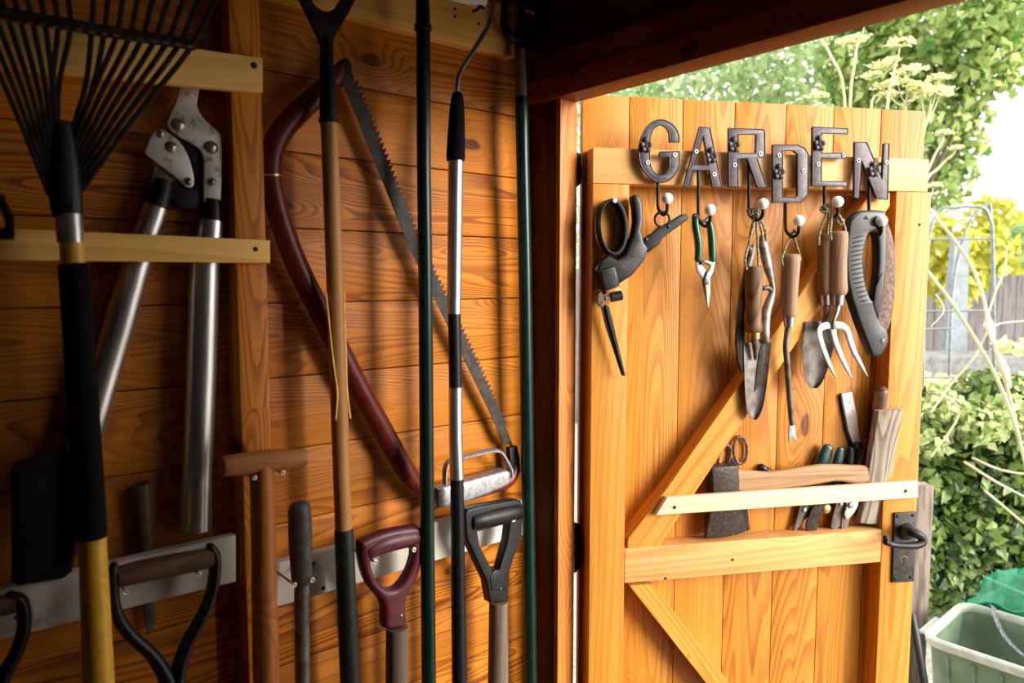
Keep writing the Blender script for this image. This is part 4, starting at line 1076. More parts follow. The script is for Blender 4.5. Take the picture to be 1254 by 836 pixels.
while y < 552:
    x, h = bl_at(y)
    tooth = (y > 98 and y < 520)
    stp = 7.2 - 2.0 * (y - 84) / 470
    right.append((x + h * .55, y - h * .2))
    if tooth:
        x2, h2 = bl_at(y + stp * .25)
        right.append((x2 + h2 * 1.12, y + stp * .25 - h2 * .45))
    y += stp
put('blade', plate_bm(W, [right + left[::-1]], n - .0012, n + .0004, 0), M['sawblade'], t)
put('clamp', plate_bm(W, [[(412, 84), (417, 74), (424, 70.5), (430, 76), (431.5, 92), (428, 102), (419, 104)]], n - .007, n + .007, .002, 2), M['iron'], t)
put('clamp', plate_bm(W, [[(624, 548), (634, 546), (637, 562), (634, 578), (626, 576)]], n - .006, n + .007, .002), M['iron'], t)
put('hand_grip', plate_bm(W, [[(535, 598), (568, 590), (600, 581.5), (621, 575.5), (626, 578), (626.5, 586), (624, 594), (600, 605), (569, 616.5), (535, 624)]], n - .010, n + .022, .006, 1, 3), M['guard'], t)
put('knuckle_guard', wtube([(545, 600, n + .008, 2.2), (545, 575, n + .010, 2.4), (552, 563, n + .012, 2.4), (575, 557.5, n + .012, 2.5), (602, 551.5, n + .012, 2.6), (612, 553, n + .012, 2.6), (618, 561, n + .012, 2.6), (624.5, 574, n + .010, 2.8), (625, 582, n + .008, 2.8)], segs=10, sub=4, flat=2.0), M['guard'], t)
put('clamp_bolt', disc_bm(W, 423, 88, n + .006, n + .011, 4, dome=True), M['iron'], t)

# dark green long pole
n = .090
base = down(W, (523, 620, n), (525, 836, n), 0)
t = thing('long_pole', 'long thick dark green pole standing in front of the saw, running past the ceiling edge of view', 'pole', base)
t['label'] = 'thick dark green pole with a black upper end standing in front of the bow saw'
put('pole', wtube([(518.2, 38, n, 8.7), (519, 200, n, 8.7), (520.7, 320, n, 8.8), (523, 620, n, 8.8), (525, 836, n, 9)], 0.004, segs=18), M['green'], t)
put('top_section', wtube([(516.8, -60, n, 7.4), (517.5, 0, n, 8.2), (518, 30, n, 9), (518, 31, n, 10.8), (518.1, 37, n, 10.8), (518.2, 38.5, n, 9)], segs=18), M['black'], t)

# silver telescopic pole with bent rod
n = .085
base = down(W, (560, 590, n), (562.5, 836, n), 0)
t = thing('roller_pole', 'silver telescopic pole with black foam grip and bent rod at the top', 'pole', base)
put('rod', wtube([(560.5, 120, n, 2.8), (560.2, 104, n, 2.9), (563, 89, n, 3), (571, 75, n, 3), (580, 61, n, 3), (590, 45, n, 3), (597, 33, n, 3), (601, 18, n, 3), (604, 0, n, 3), (607, -18, n, 3), (603, -30, n, 3), (592, -28, n, 3), (588, -10, n, 2.8)], segs=12, sub=4), M['steel'], t)
put('foam_grip', wtube([(560, 113, n, 5), (560, 120, n, 7.5), (559.5, 140, n, 9.6), (558.6, 170, n, 11), (558, 192, n, 11.6), (558, 197, n, 10.8)], segs=18, sub=3), M['foam'], t)
put('upper_tube', wtube([(558, 195, n, 9.4), (557, 300, n, 9), (556, 384, n, 8.5)], segs=18), M['alu'], t)
put('clamp_section', wtube([(556.2, 383, n, 8), (557.3, 440, n, 8), (557.8, 482, n, 8)], segs=18), M['black'], t)
put('lower_tube', wtube([(557.7, 474, n, 8.5), (558, 540, n, 8.4), (559.5, 586, n, 8.6)], segs=18), M['alu'], t)
put('bottom_tube', wtube([(559.5, 584, n, 8.2), (562.5, 836, n, 9.2)], 0.004, segs=18), M['black'], t)
put('roller_sleeve', ptube(W, [(538, -14, n + .004, 9), (545, -12, n + .004, 10), (590, 0, n + .004, 9.5), (592.5, .8, n + .004, 8)], segs=18), M['sleevewhite'], t)
put('spring_clip', wtube([(578, 14, n + .004, 1.8), (584, 12, n + .008, 2), (589, 8, n + .010, 2), (592, 10, n + .006, 1.8)], segs=8, sub=3), M['iron'], t)

# plum D handle
n = .075
base = down(W, (486, 770, n), (486, 836, n), .02)
t = thing('border_spade', 'spade with plum plastic D handle and grey wooden shaft in front of the white rail', 'spade', base)
put('handle', plate_bm(W, [[(442, 668), (446, 662), (462, 655), (480, 649.5), (500, 646), (513, 645), (518.5, 650), (519, 665), (518, 689), (511, 712), (500, 731), (499, 750), (499, 768), (486, 771), (472, 770), (471.5, 746), (466, 733), (454, 719), (445, 697)],
    [(456.5, 684), (466, 678), (480, 673.5), (497, 670.5), (506, 670.5), (508, 682), (501, 703), (490, 718.5), (481, 722.5), (472, 720), (462.5, 711), (458, 699)]], n - .013, n + .013, .009, 2, 4), M['plum'], t)
put('grip', wtube([(448, 675, n, 11.5), (465, 666.5, n + .001, 12.5), (488, 660, n + .001, 12.5), (511, 656.5, n, 11)], segs=18, sub=3, cap_round=.3), M['plum'], t)
put('rivet', disc_bm(W, 492, 754, n + .012, n + .0145, 2, dome=True), M['steel'], t)
e = shaft_down([(486, 768, n, 13.6), (486, 836, n, 14)], 'shaft_grey', t, .26)
spade_blade(e, n, parent=t)

# black D handle
n = .070
base = down(W, (610, 738, n), (610, 836, n), .02)
t = thing('border_spade', 'spade with angular black plastic D handle nearest the door post', 'spade', base)
put('handle', plate_bm(W, [[(569.5, 630), (573, 623.5), (585, 620), (632, 611.5), (639, 613.5), (640.5, 620), (640, 655), (625, 697), (622, 737), (600.5, 738), (596, 712), (571.5, 660)],
    [(585.5, 651), (624.5, 641), (621.5, 663), (612, 698), (604, 699), (588, 668)]], n - .011, n + .011, .004, 1, 3), M['black'], t)
put('grip', wtube([(576, 638.5, n + .002, 11), (608, 631, n + .003, 12), (634, 625, n + .002, 11)], segs=18, sub=2, cap_round=.3), M['black'], t)
put('web', plate_bm(W, [[(600, 706), (606, 698), (613, 697), (622, 704), (620, 722), (602, 724)]], n - .0125, n + .0125, .003), M['black'], t)
put('screw', disc_bm(W, 614, 721, n + .012, n + .0145, 2, dome=True), M['oldsteel'], t)
e = shaft_down([(610.5, 736, n, 11.6), (610, 836, n, 12.6)], 'shaft_grey', t, .26)
spade_blade(e, n, parent=t)

# dark green fork pole in the corner
n = .055
base = down(W, (647, 620, n), (650, 836, n), 0)
t = thing('garden_fork', 'long-handled fork with dark tines up and green sleeved shaft in the corner', 'fork', base)
put('sleeve', wtube([(638.4, 117, n, 6), (638.5, 119, n, 8), (643, 320, n, 8.4), (647, 620, n, 8), (650, 836, n, 8)], 0.004, segs=18), M['green'], t)
put('shaft', wtube([(637, 54, n, 6), (638.5, 120, n, 7)], segs=16), M['shaft_grey'], t)
put('ferrule', wtube([(636, 44, n, 7), (637, 60, n, 7.4)], segs=16), M['iron'], t)
tn = bmesh.new()
for seq in ([(636, 48, 6), (626, 46, 6), (619, 36, 5.5), (617, 20, 4.5), (620, -30, 4)], [(636, 50, 6), (637, 30, 5), (640, 5, 4.5), (643, -40, 4)], [(636, 48, 6), (648, 46, 6), (655, 36, 5.5), (659, 18, 4.5), (664, -30, 4)]):
    pts = [W.pt(x, y, n + .002) for x, y, _ in seq]
    tube_bm(pts, [h * mpp(p) for p, (_, _, h) in zip(pts, seq)], W.n, 10, 4, bm=tn)
put('tines', tn, M['iron'], t)

# hooks under the tools
def wall_hook(px, py, n0, n1, label):
    t = thing('screw_hook', label, 'hook', W.pt(px, py, n0), 'brass hooks carrying the long tools')
    a = W.pt(px, py, n1); b = a - W.n * (n1 - n0)
    r = 2.4 * mpp(a)
    put('shank', tube_bm([b, a], [r * .6, r * .6], W.u, 10), M['brass'], t)
    pts = [a + (W.u * math.cos(2 * PI * i / 14) + W.v * math.sin(2 * PI * i / 14)) * r for i in range(14)]
    put('tip', tube_bm(pts, [r * .38] * 14, W.n, 7, closed=True), M['zinc'], t)
    return t
wall_hook(311.5, 585, SD + .001, .11, 'brass hook under the left end of the wooden T handle')
wall_hook(346, 579, .001, .11, 'brass hook under the right end of the wooden T handle')
wall_hook(360.5, 716, .0205, .09, 'brass hook left of the thin shaft below the grey rubber grip')
wall_hook(382.5, 710, .0205, .09, 'brass hook right of the thin shaft below the grey rubber grip')
wall_hook(154, 725, .0405, .10, 'brass hook under the left end of the dark wooden cross grip')
wall_hook(243.5, 703, .0405, .10, 'brass hook under the right end of the dark wooden cross grip')
wall_hook(459.5, 688, .0205, .089, 'brass hook inside the left of the plum D handle')
wall_hook(507, 673, .0205, .095, 'brass hook inside the right of the plum D handle')
wall_hook(629, 636, .0205, .085, 'brass hook inside the right of the black plastic D handle')

# ================================================================== OUTSIDE
GZ = -0.04
bm = box_bm(V((-14, -6, GZ - .1)), V((40, 0, 0)), V((0, 34, 0)), Z * .1)
props(put('ground', bm, M['ground'], smooth=False), 'pale gravel garden ground outside', 'ground', kind='structure')

def leaf_cloud(blobs, count, size, seed, flat=False, lay='bid'):
    rnd = random.Random(seed)
    bm = bmesh.new(); la = bm.verts.layers.float.new('bid')
    tot = sum(b[3] * b[4] * b[5] for b in blobs)
    for (cx, cy, cz, rx, ry, rz) in blobs:
        for _ in range(int(count * rx * ry * rz / tot)):
            while True:
                a, b, c = rnd.uniform(-1, 1), rnd.uniform(-1, 1), rnd.uniform(-1, 1)
                rr = a * a + b * b + c * c
                if rr <= 1 and rnd.random() < .25 + .75 * rr: break
            p = V((cx + a * rx, cy + b * ry, cz + c * rz))
            nn = (V((a / rx, b / ry, c / rz)).normalized() + V((rnd.gauss(0, .5), rnd.gauss(0, .5), rnd.gauss(.3, .5)))).normalized()
            d = nn.orthogonal().normalized()
            d.rotate(Matrix.Rotation(rnd.uniform(0, 2 * PI), 3, nn))
            w = nn.cross(d); s = size * rnd.uniform(.6, 1.3)
            tip = d * s - nn * s * .15
            vs = [bm.verts.new(p), bm.verts.new(p + d * s * .35 + w * s * .36 + nn * s * .08), bm.verts.new(p + tip), bm.verts.new(p + d * s * .35 - w * s * .36 + nn * s * .08), bm.verts.new(p + d * s * .45)]
            k = min(1, max(0, rnd.gauss(.45, .28)))
            for v in vs: v[la] = k
            bm.faces.new((vs[0], vs[1], vs[4])); bm.faces.new((vs[1], vs[2], vs[4]))
            bm.faces.new((vs[2], vs[3], vs[4])); bm.faces.new((vs[3], vs[0], vs[4]))
    return bm

def px_blob(px, py, y, rpx, rpy, ry=None):
    p = at_depth(px, py, y); k = y / FPX
    return (p.x, p.y, p.z, rpx * k, ry if ry else (rpx + rpy) / 2 * k, rpy * k)

def put_leaves(name, bm, mat, parent=None, loc=None):
    me = bpy.data.meshes.new(name); bm.to_mesh(me); bm.free()
    return put(name, me, mat, parent, loc, smooth=False)

# big tree
def tree(label, blobs, count, size, trunk_px, y, mat, seed):
    b = at_depth(trunk_px, 400, y)
    t = thing('tree', label, 'tree', V((b.x, b.y, GZ)))
    put_leaves('foliage', leaf_cloud(blobs, count, size, seed), mat, t)
    top = V((b.x, b.y, 3.2)); bmk = tube_bm([V((b.x, b.y, GZ)), V((b.x + .05, b.y, 1.4)), top], [.13, .10, .06], V((0, 1, 0)), 12, 3)
    for (cx, cy, cz, rx, ry, rz) in blobs[:10]:
        tube_bm([V((b.x + .05, b.y, 2.0)), V(((b.x + cx) / 2, (b.y + cy) / 2, max(1.6, cz * .75))), V((cx, cy, cz))], [.03, .016, .006], V((0, 1, 0)), 8, 3, bm=bmk)
    put('trunk', bmk, M['bark'], t)
    return t
tree('big leafy green tree behind the top of the door', [px_blob(1150, 45, 7.0, 70, 50), px_blob(1215, 40, 6.6, 55, 45), px_blob(1130, 130, 7.2, 60, 60), px_blob(1070, 80, 7.4, 60, 55), px_blob(1195, 95, 6.8, 45, 28), px_blob(1060, 0, 7.2, 60, 40), px_blob(1150, 215, 7.4, 42, 45), px_blob(1240, -30, 6.6, 60, 40), px_blob(1185, 160, 7.2, 26, 40), px_blob(1240, 70, 6.8, 30, 40)], 7000, .105, 1095, 7.4, M['leaf'], 3)
tree('dense pale green tree beyond the lintel, left of the big leafy tree', [px_blob(860, 120, 8.6, 110, 60), px_blob(960, 90, 8.4, 100, 70), px_blob(780, 110, 8.8, 90, 50), px_blob(930, 20, 8.6, 130, 70), px_blob(1020, 150, 8.4, 80, 50), px_blob(720, 150, 9, 90, 60), px_blob(700, 400, 9, 120, 160)], 16000, .095, 900, 8.8, M['leafdark'], 4)
t = thing('shrub', 'yellow-leaved shrub behind the metal arch', 'shrub', at_depth(1170, 430, 5.6))
put_leaves('foliage', leaf_cloud([px_blob(1150, 300, 5.4, 42, 34), px_blob(1205, 310, 5.6, 36, 32), px_blob(1165, 345, 5.6, 34, 28), px_blob(1215, 265, 5.8, 26, 26)], 900, .11, 5), M['leafyellow'], t)
b = at_depth(1170, 300, 5.6)
put('stems', tube_bm([V((b.x, b.y, GZ)), V((b.x, b.y, 1.0)), b], [.03, .025, .01], V((0, 1, 0)), 8, 3), M['bark'], t)
t = thing('shrub', 'pale green bush in front of the sky at the right, above the grey fence', 'shrub', at_depth(1260, 400, 7.9))
put_leaves('foliage', leaf_cloud([px_blob(1240, 295, 8.4, 60, 30), px_blob(1290, 300, 8.4, 60, 45)], 700, .14, 9), M['leafdark'], t)
b = at_depth(1260, 300, 8.4)
put('stems', tube_bm([V((b.x, b.y, GZ)), V((b.x, b.y, 1.2)), b], [.03, .025, .01], V((0, 1, 0)), 8, 3), M['bark'], t)

# far grey board fence
def fence(name, label, x0, x1, y, z1, bw, mat, seed, gap=.008):
    rnd = random.Random(seed)
    t = thing(name, label, 'fence', V(((x0 + x1) / 2, y, GZ)))
    bm = bmesh.new(); x = x0
    while x < x1:
        box_bm(V((x, y + rnd.uniform(0, .01), GZ)), V((bw - gap, 0, 0)), V((0, .018, 0)), Z * (z1 - GZ + rnd.uniform(-.03, .02)), 0, bm); x += bw
    put('boards', bm, M[mat], t, smooth=False)
    rl = box_bm(V((x0, y + .03, z1 * .75)), V((x1 - x0, 0, 0)), V((0, .05, 0)), Z * .08)
    put('rail', rl, M[mat], t, smooth=False)
    rl = box_bm(V((x0, y + .03, z1 * .25)), V((x1 - x0, 0, 0)), V((0, .05, 0)), Z * .08)
    put('rail', rl, M[mat], t, smooth=False)
    return t
zf = at_depth(1200, 335, 7.6).z
fence('board_fence', 'weathered grey board fence at the far end of the garden', -1.5, 9.5, 7.6, zf, .14, 'fence', 1)
zi = at_depth(1200, 500, 3.2).z
xi = at_depth(1128, 500, 3.2).x
fence('picket_fence', 'low dark boarded fence under the ivy', xi - .4, xi + 2.2, 3.25, zi, .10, 'fence2', 2, .016)
iv = leaf_cloud([px_blob(x, y, 3.08, 46, 42, .10) for x in range(1130, 1340, 42) for y in (530, 595, 655, 710)] + [px_blob(1160, 500, 3.1, 40, 24, .12), px_blob(1215, 480, 3.15, 50, 28, .14), px_blob(1150, 700, 3.1, 22, 34, .08)], 5600, .056, 11)
o = put_leaves('ivy', iv, M['ivy'], loc=V((xi + .5, 3.1, GZ)))
props(o, 'glossy green ivy smothering the low dark fence', 'ivy')
t = thing('shrub', 'pale variegated bush in front of the top of the ivy fence', 'shrub', at_depth(1200, 700, 2.95))
put_leaves('foliage', leaf_cloud([px_blob(1160, 500, 2.98, 30, 22, .07), px_blob(1200, 520, 2.95, 34, 26, .07), px_blob(1240, 505, 2.95, 36, 26, .07), px_blob(1275, 530, 2.95, 36, 30, .07), px_blob(1140, 540, 2.98, 22, 22, .06)], 1300, .042, 21), M['paleleaf'], t)
a_ = at_depth(1205, 530, 3.1)
put('stems', tube_bm([V((a_.x, 3.14, GZ)), V((a_.x + .02, 3.14, .5)), a_], [.008, .007, .003], V((0, 1, 0)), 8, 3), M['bark'], t)
# bare twigs in the ivy
t = thing('dead_twigs', 'bare pale twigs sticking out of the ivy', 'twigs', at_depth(1190, 640, 2.96))
for (a, b, c) in (((1180, 565), (1220, 590), (1262, 612)), ((1205, 600), (1235, 625), (1265, 650)), ((1190, 560), (1225, 575), (1268, 582))):
    put('twig', tube_bm([at_depth(*a, 2.98), at_depth(*b, 2.94), at_depth(*c, 2.92)], [.006, .005, .003], V((0, 1, 0)), 7, 3), M['drystem'], t)
# pale gate post and board behind the door's edge
b = at_depth(1132, 836, 2.35); zt_ = at_depth(1132, 595, 2.35).z; ww = 22 * 2.35 / FPX
xq = at_depth(1118, 700, 2.35).x
props(put('fence_post', box_bm(V((xq, 2.35, GZ)), V((ww, 0, 0)), V((0, ww, 0)), Z * (zt_ - GZ), .004), M['postgrey'], loc=V((xq, 2.35, GZ))), 'pale weathered post standing just behind the door lock', 'post')
# black trim strip leaning with pinkish pots beyond the door foot
t = thing('plastic_edging', 'black plastic edging strip leaning behind the foot of the door', 'edging', at_depth(1134, 860, 2.1))
put('strip', tube_bm([at_depth(1117, 752, 2.15), at_depth(1126, 800, 2.1), at_depth(1137, 865, 2.05), at_depth(1190, 1180, 1.95)], [.012, .012, .012, .012], V((0, 1, 0)), 8, 2, .4), M['black'], t)

# metal arch
def arch(y, label, feet=True):
    t = thing('metal_arch', label, 'arch', at_depth(1175, 600, y))
    for dy in (0, .22):
        yy = y + dy
        L = 1128 if dy == 0 else 1140
        seq = [at_depth(L, 700, yy), at_depth(L + 2, 480, yy), at_depth(L + 6, 330, yy), at_depth(L + 18, 262, yy), at_depth(L + 45, 254, yy), at_depth(1203, 254, yy), at_depth(1212, 268, yy), at_depth(1216, 300, yy), at_depth(1218, 480, yy), at_depth(1220, 700, yy)] if dy == 0 else \
              [at_depth(1160, 640, yy), at_depth(1164, 400, yy), at_depth(1172, 320, yy), at_depth(1186, 275, yy), at_depth(1198, 256, yy), at_depth(1206, 254, yy), at_depth(1214, 270, yy), at_depth(1217, 480, yy), at_depth(1219, 640, yy)]
        seq[0].z = GZ; seq[-1].z = GZ
        put('hoop', tube_bm(seq, [.008] * len(seq), V((0, 1, 0)), 8, 4), M['galv'], t)
    for yy_, x0, x1 in ((293, 1134, 1217), (381, 1130, 1218), (403, 1129, 1166), (462, 1129, 1219)):
        put('rung', tube_bm([at_depth(x0, yy_, y), at_depth(x1, yy_ - 1, y)], [.006, .006], V((0, 1, 0)), 8), M['galv'], t)
    return t
arch(3.9, 'thin grey metal garden arch beyond the lock side of the door')
# tapering grey board (obelisk)
t = thing('garden_obelisk', 'pale grey tapering board standing behind the metal arch', 'obelisk', at_depth(1172, 455, 5.0))
q = [at_depth(x, y, 4.9) for x, y in ((1170, 292), (1187, 292), (1184, 440), (1157, 440))]
bm = bmesh.new(); fv = [bm.verts.new(v) for v in q]; bv = [bm.verts.new(v + V((0, .06, 0))) for v in q]
bm.faces.new(fv); bm.faces.new(bv[::-1])
for i in range(4): bm.faces.new((fv[i], bv[i], bv[(i + 1) % 4], fv[(i + 1) % 4]))
put('board', bm, M['slate'], t, smooth=False)
lg = bmesh.new()
for x in (1160, 1181):
    a = at_depth(x, 438, 4.93); tube_bm([a, V((a.x, a.y, GZ))], [.025, .025], V((0, 1, 0)), 8, bm=lg)
put('feet', lg, M['slate'], t)
# concrete trough
a = at_depth(1128, 437, 4.4); c = at_depth(1128, 475, 4.4)
t = thing('planter_trough', 'low grey concrete trough in front of the far fence', 'planter', V((a.x + 1, 4.4, c.z)))
bm = box_bm(V((a.x - .3, 4.4, c.z)), V((2.2, 0, 0)), V((0, .4, 0)), Z * (a.z - c.z), .01)
put('trough', bm, M['stone'], t)
put('plinth', box_bm(V((a.x - .25, 4.45, GZ)), V((2.1, 0, 0)), V((0, .3, 0)), Z * (c.z - GZ - .001), .01), M['stone'], t)
t = thing('leafy_plants', 'low pale green plants along the concrete trough', 'plant', at_depth(1180, 500, 4.1), kind='stuff')
put_leaves('foliage', leaf_cloud([px_blob(x, 478, 4.15, 26, 18, .12) for x in range(1135, 1290, 26)] + [px_blob(x, 425, 4.55, 14, 8, .08) for x in range(1225, 1290, 20)], 700, .07, 12), M['umbel'], t)

# fennel: tall umbel plants
def umbel(bm, p, r, rnd):
    la = bm.verts.layers.float.get('bid') or bm.verts.layers.float.new('bid')
    for i in range(26):
        a = rnd.uniform(0, 2 * PI); rr = r * math.sqrt(rnd.random())
        q = p + V((rr * math.cos(a), rr * math.sin(a), .25 * r * (1 - (rr / r) ** 2) + rnd.uniform(-.1, .1) * r))
        for j in range(5):
            c = q + V((rnd.gauss(0, .16), rnd.gauss(0, .16), rnd.gauss(0, .05))) * r
            s = r * .14
            d1 = V((rnd.gauss(0, 1), rnd.gauss(0, 1), rnd.gauss(0, .4))).normalized() * s; d2 = d1.orthogonal().normalized() * s
            vs = [bm.verts.new(c + d1), bm.verts.new(c + d2), bm.verts.new(c - d1), bm.verts.new(c - d2)]
            k = rnd.random()
            for v in vs: v[la] = k
            bm.faces.new(vs)
def fennel(label, root_px, y, stalks, seed):
    rnd = random.Random(seed)
    b = at_depth(root_px, 600, y); b.z = GZ
    t = thing('fennel', label, 'plant', b, 'tall umbel plants behind the door')
    for (path, heads) in stalks:
        pts = [b + V((rnd.uniform(-.03, .03), 0, 0))] + [at_depth(px, py, y + rnd.uniform(-.04, .04)) for px, py in path]
        st = tube_bm(pts, [.007] + [.005] * (len(pts) - 2) + [.003], V((0, 1, 0)), 7, 4)
        hbs = []
        for (hx, hy, hr) in heads:
            hp = at_depth(hx, hy, y)
            f = pts[-2].lerp(pts[-1], .5)
            tube_bm([f, f.lerp(hp, .6) + V((0, 0, -.01)), hp], [.003, .003, .002], V((0, 1, 0)), 6, 3, bm=st)
            for i in range(9):
                a = 2 * PI * i / 9; R_ = hr * y / FPX
                tube_bm([hp, hp + V((R_ * .8 * math.cos(a), R_ * .8 * math.sin(a), R_ * .22))], [.0015, .001], V((.3, 1, .2)), 5, bm=st)
            hb = bmesh.new(); hb.verts.layers.float.new('bid'); hbs.append(hb)
            umbel(hb, hp + V((0, 0, hr * .22 * y / FPX)), hr * y / FPX, rnd)
        s = put('stalk', st, M['stem'], t)
        for hb in hbs: put_leaves('flower_head', hb, M['umbel'], s)
    return t
fennel('tall umbel plant with two high flower heads above the door top near letter D', 1040, 2.7, [([(1042, 300), (1041, 130), (1046, 80), (1052, 40)], [(1044, 55, 17), (1059, 30, 14)]), ([(1035, 300), (1034, 120), (1018, 70), (1004, 45)], [(1003, 42, 15)]), ([(1010, 300), (1004, 150), (1001, 130)], [(1000, 121, 13)])], 1)
fennel('tall umbel plant with a cluster of pale heads above the door corner', 1095, 2.75, [([(1085, 300), (1086, 140), (1094, 90), (1100, 68)], [(1102, 57, 16), (1080, 85, 16), (1068, 96, 13), (1092, 76, 10)]), ([(1072, 300), (1066, 140), (1078, 112)], [(1083, 108, 15)]), ([(1105, 300), (1108, 150), (1112, 110)], [(1113, 92, 18), (1100, 104, 14), (1122, 108, 13), (1090, 118, 12)]), ([(1110, 320), (1128, 180), (1140, 128)], [(1140, 122, 22), (1150, 98, 13), (1128, 112, 14), (1152, 112, 12)])], 2)
fennel('straggly umbel plant leaning out beside the door top right corner', 1080, 2.8, [([(1100, 420), (1120, 260), (1140, 200), (1156, 170)], [(1156, 166, 12)]), ([(1105, 400), (1128, 240), (1150, 205), (1170, 186)], [(1170, 184, 10)]), ([(1100, 420), (1125, 270), (1143, 236)], [(1143, 230, 11)])], 3)
# bent dry stems
t = thing('dry_stalks', 'bent pale dry plant stalks crossing in front of the metal arch', 'stalks', at_depth(1235, 560, 2.6))
for i, (path, r) in enumerate(((((1134, 330), (1165, 370), (1200, 425), (1228, 480), (1254, 560), (1300, 760)), .007), (((1138, 255), (1180, 310), (1200, 350), (1212, 400), (1222, 440), (1240, 500), (1270, 640)), .006), (((1140, 505), (1165, 470), (1195, 435), (1215, 400), (1260, 392)), .004), (((1205, 400), (1218, 360), (1230, 330), (1233, 300)), .004), (((1150, 480), (1175, 505), (1140, 560)), .004), (((1146, 360), (1156, 380), (1140, 400)), .003))):
    pts = [at_depth(px, py, 2.7 + .02 * i) for px, py in path]
    put('stalk', tube_bm(pts, [r] * (len(pts) - 1) + [r * .6], V((0, 1, 0)), 8, 4), M['drystem' if i != 0 else 'stem'], t)
sh = bmesh.new()
for (a, b_, w_) in (((1208, 380), (1216, 420), 6), ((1222, 430), (1238, 475), 6)):
    p, q = at_depth(*a, 2.69), at_depth(*b_, 2.69)
    tube_bm([p, p.lerp(q, .5), q], [.004, w_ * 2.7 / FPX, .004], V((0, 1, 0)), 10, 4, .4, bm=sh)
put('leaf_sheath', sh, M['drystem'], t)

# ------------------------------------------------------------------ recycling crate and bag
yF, yB = 2.02, 2.44
TOPZ = 0.38
def on_z(px, py, z):
    r = ray(px, py); return CAM + r * ((z - CAM.z) / r.z)
_a = math.radians(-48)
fx = V((math.cos(_a), math.sin(_a), 0)); sd = V((-fx.y, fx.x, 0))
dep_ = .37
c_fl = on_z(1137, 777, TOPZ) - (fx + sd) * .017
c_bl = c_fl + sd * dep_
LEN = .56
t = thing('recycling_crate', 'open pale green plastic crate on the ground beyond the door', 'crate', V((c_fl.x, c_fl.y, GZ)) + fx * LEN / 2 + sd * dep_ / 2)
ctr = c_fl + fx * LEN / 2 + sd * dep_ / 2
def rrect(hx, hy, r, z, k=5):
    o = []
    for (sx, sy2, a0) in ((1, 1, 0), (-1, 1, 90), (-1, -1, 180), (1, -1, 270)):
        for i in range(k + 1):
            a = math.radians(a0 + 90 * i / k)
            o.append(V((ctr.x, ctr.y, 0)) + fx * (sx * (hx - r) + r * math.cos(a)) + sd * (sy2 * (hy - r) + r * math.sin(a)) + Z * z)
    return o
def loft(rings, close_bottom=True, close_last=True):
    bm = bmesh.new()
    vr = [[bm.verts.new(p) for p in r_] for r_ in rings]
    n = len(vr[0])
    for a, b in zip(vr[:-1], vr[1:]):
        for i in range(n): bm.faces.new((a[i], a[(i + 1) % n], b[(i + 1) % n], b[i]))
    if close_bottom: bm.faces.new(vr[0][::-1])
    if close_last: bm.faces.new(vr[-1])
    return bm
hx, hy = LEN / 2, dep_ / 2
BZ = GZ + .002; T2 = TOPZ - .03
put('tub', loft([rrect(hx * .84, hy * .80, .04, BZ), rrect(hx * .90, hy * .88, .045, (BZ + T2) / 2), rrect(hx * .955, hy * .945, .05, T2), rrect(hx * .955, hy * .945, .05, T2 + .01), rrect(hx * .935, hy * .92, .048, T2 + .01), rrect(hx * .88, hy * .86, .04, (BZ + T2) / 2), rrect(hx * .81, hy * .77, .035, BZ + .006)]), M['crate'], t)
put('rim', loft([rrect(hx * .957, hy * .947, .05, T2 - .002), rrect(hx, hy, .055, T2 + .004), rrect(hx * 1.01, hy * 1.012, .056, TOPZ - .006), rrect(hx * .99, hy * .985, .054, TOPZ), rrect(hx * .95, hy * .935, .05, TOPZ), rrect(hx * .936, hy * .921, .048, TOPZ - .006), rrect(hx * .934, hy * .919, .048, T2 + .008), rrect(hx * .957, hy * .947, .05, T2 - .002)], False, False), M['crate_rim'], t)
rbm = bmesh.new()
for i in range(7):
    f = -.78 + i * .26
    a = ctr + fx * hx * f * .86 - sd * hy * .84; b_ = ctr + fx * hx * f * .95 - sd * hy * .955
    tube_bm([V((a.x, a.y, BZ + .03)), V((b_.x, b_.y, T2 - .012))], [.004, .005], fx, 8, bm=rbm)
put('rib', rbm, M['crate'], t)
lug = c_fl.lerp(c_bl, .45) + Z * -.012
put('side_lug', plate_bm(Plane(lug, (c_bl - c_fl)), [[(0, 0), (1, 0), (1, 1), (0, 1)]], 0, .001) if False else box_bm(c_fl.lerp(c_bl, .2) - fx * .03 - Z * .03, (c_bl - c_fl) * .38, fx * .03, Z * .010, .004), M['crate_rim'], t)
# bag behind the crate
PB = Plane(c_bl + sd * .005, fx)
u_l, _ = PB.uv(PB.pt(1178, 745, -.02))
bcen = c_bl + fx * (u_l + .31) + sd * .135
t = thing('garden_bag', 'crumpled glossy green woven bag slumped behind the crate', 'bag', V((bcen.x, bcen.y, GZ)))
ztop = PB.pt(1240, 687, -.13).z
RZ = (ztop - GZ) / 2 * 1.14; zc = (ztop + GZ) / 2
from mathutils import noise as mnoise
bg = bmesh.new()
bmesh.ops.create_icosphere(bg, subdivisions=5, radius=1)
for v in bg.verts:
    q = v.co.copy()
    f = 1 + .13 * mnoise.noise(q * 2.1) + .06 * mnoise.noise(q * 5.0 + V((3, 1, 2))) + .06 * abs(mnoise.noise(V((q.x * 7, q.y * 7, q.z * 2))))
    ex = 0.72
    q2 = V((math.copysign(abs(q.x) ** ex, q.x), math.copysign(abs(q.y) ** ex, q.y), math.copysign(abs(q.z) ** ex, q.z))) * f
    p_ = V((bcen.x, bcen.y, zc)) + fx * (q2.x * .29) + sd * (q2.y * .09) + Z * (q2.z * RZ * .92)
    if p_.z < GZ + .004: p_.z = GZ + .004
    v.co = p_
put('bag_body', bg, M['bag'], t)
fl = bmesh.new(); NU = 24
r0, r1, r2 = [], [], []
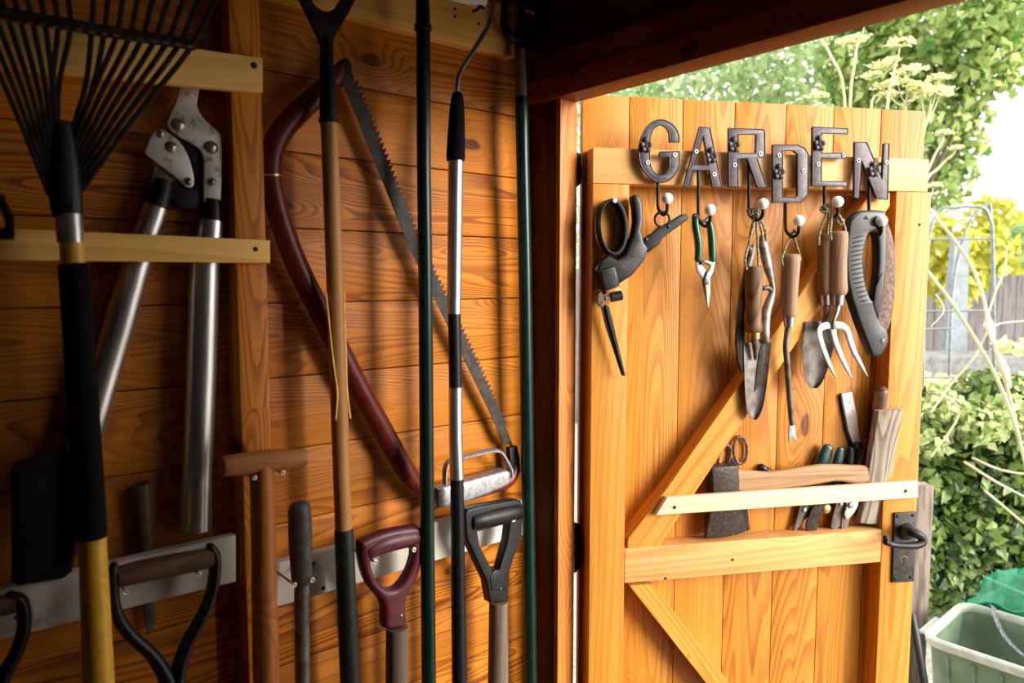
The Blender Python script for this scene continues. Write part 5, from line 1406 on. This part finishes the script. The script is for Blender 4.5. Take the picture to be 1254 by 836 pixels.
for i in range(NU + 1):
    s_ = i / NU
    x = 1177 + 110 * s_
    r0.append(fl.verts.new(PB.pt(x, 736 - 26 * math.sin(min(1, s_ * 1.3) * PI * .5) + 30 * s_ * s_ + 2 * math.sin(9 * s_), -.045)))
    r1.append(fl.verts.new(PB.pt(x, 738 - 4 * s_ + 30 * s_ * s_ + 3 * math.sin(s_ * 14), -.008)))
    r2.append(fl.verts.new(PB.pt(x, 747 + 26 * s_ + 2 * math.sin(s_ * 11), -.012)))
for i in range(NU):
    fl.faces.new((r0[i], r0[i + 1], r1[i + 1], r1[i])); fl.faces.new((r1[i], r1[i + 1], r2[i + 1], r2[i]))
bmesh.ops.recalc_face_normals(fl, faces=fl.faces)
bmesh.ops.solidify(fl, geom=list(fl.faces), thickness=.004)
put('flap', fl, M['bag'], t)
hem = [PB.pt(1177 + 110 * s_, 738 - 4 * s_ + 30 * s_ * s_ + 3 * math.sin(s_ * 14), -.006) for s_ in [i / 16 for i in range(17)]]
put('hem', tube_bm(hem, [.004] * 17, V((0, 1, 0)), 8, 2), M['bag'], t)
zig = []
for i in range(41):
    s_ = i / 40
    zig.append(PB.pt(1204 + 60 * s_, 705 + 26 * s_ + (2.2 if i % 2 else -1.0), -.020))
put('zigzag_seam', tube_bm(zig, [.0022] * 41, V((0, 1, 0)), 6), M['bagseam'], t)
sp = [PB.pt(*q, o_) for q, o_ in (((1214, 741), -.004), ((1217, 744), .010), ((1219, 755), .034), ((1228, 775), .055), ((1240, 790), .075), ((1256, 803), .09), ((1285, 815), .09), ((1310, 780), .05))]
put('strap', tube_bm(sp, [(.011, .0022)] * 8, V((0, -1, .3)), 8, 5), M['strap'], t)
put('drawcord', tube_bm([PB.pt(1184, 726, -.01), PB.pt(1183, 738, 0.004), PB.pt(1181, 746, .010)], [.003] * 3, V((0, 1, 0)), 7, 3), M['black'], t)

# ================================================================== LIGHT
wd = bpy.data.worlds.new('sky'); SC.world = wd; wd.use_nodes = True
nt = wd.node_tree
bg_ = nt.nodes['Background']
bg_.inputs['Color'].default_value = (1.0, 0.975, 0.94, 1)
bg_.inputs['Strength'].default_value = 2.2
sun = bpy.data.lights.new('sun', 'SUN'); sun.energy = 5.2; sun.angle = math.radians(30); sun.color = (1.0, 0.95, 0.87)
so = bpy.data.objects.new('sun', sun); COL.objects.link(so)
SUNV = V((.87, -.48, .24)).normalized()
so.rotation_euler = SUNV.to_track_quat('Z', 'Y').to_euler()
so.location = SUNV * 8

# ================================================================== CAMERA
cd = bpy.data.cameras.new('camera')
cd.sensor_width = 36; cd.lens = 36 * FPX / 1254
cd.clip_start = .05
co = bpy.data.objects.new('camera', cd); COL.objects.link(co)
co.location = CAM
co.rotation_euler = (PI / 2 - PITCH, 0, 0)
cd.dof.use_dof = True; cd.dof.focus_distance = 1.5; cd.dof.aperture_fstop = 4.0
SC.camera = co
vs_ = SC.view_settings
vs_.view_transform = 'Standard'; vs_.look = 'None'; vs_.gamma = 1; vs_.exposure = 0.42; vs_.use_curve_mapping = False
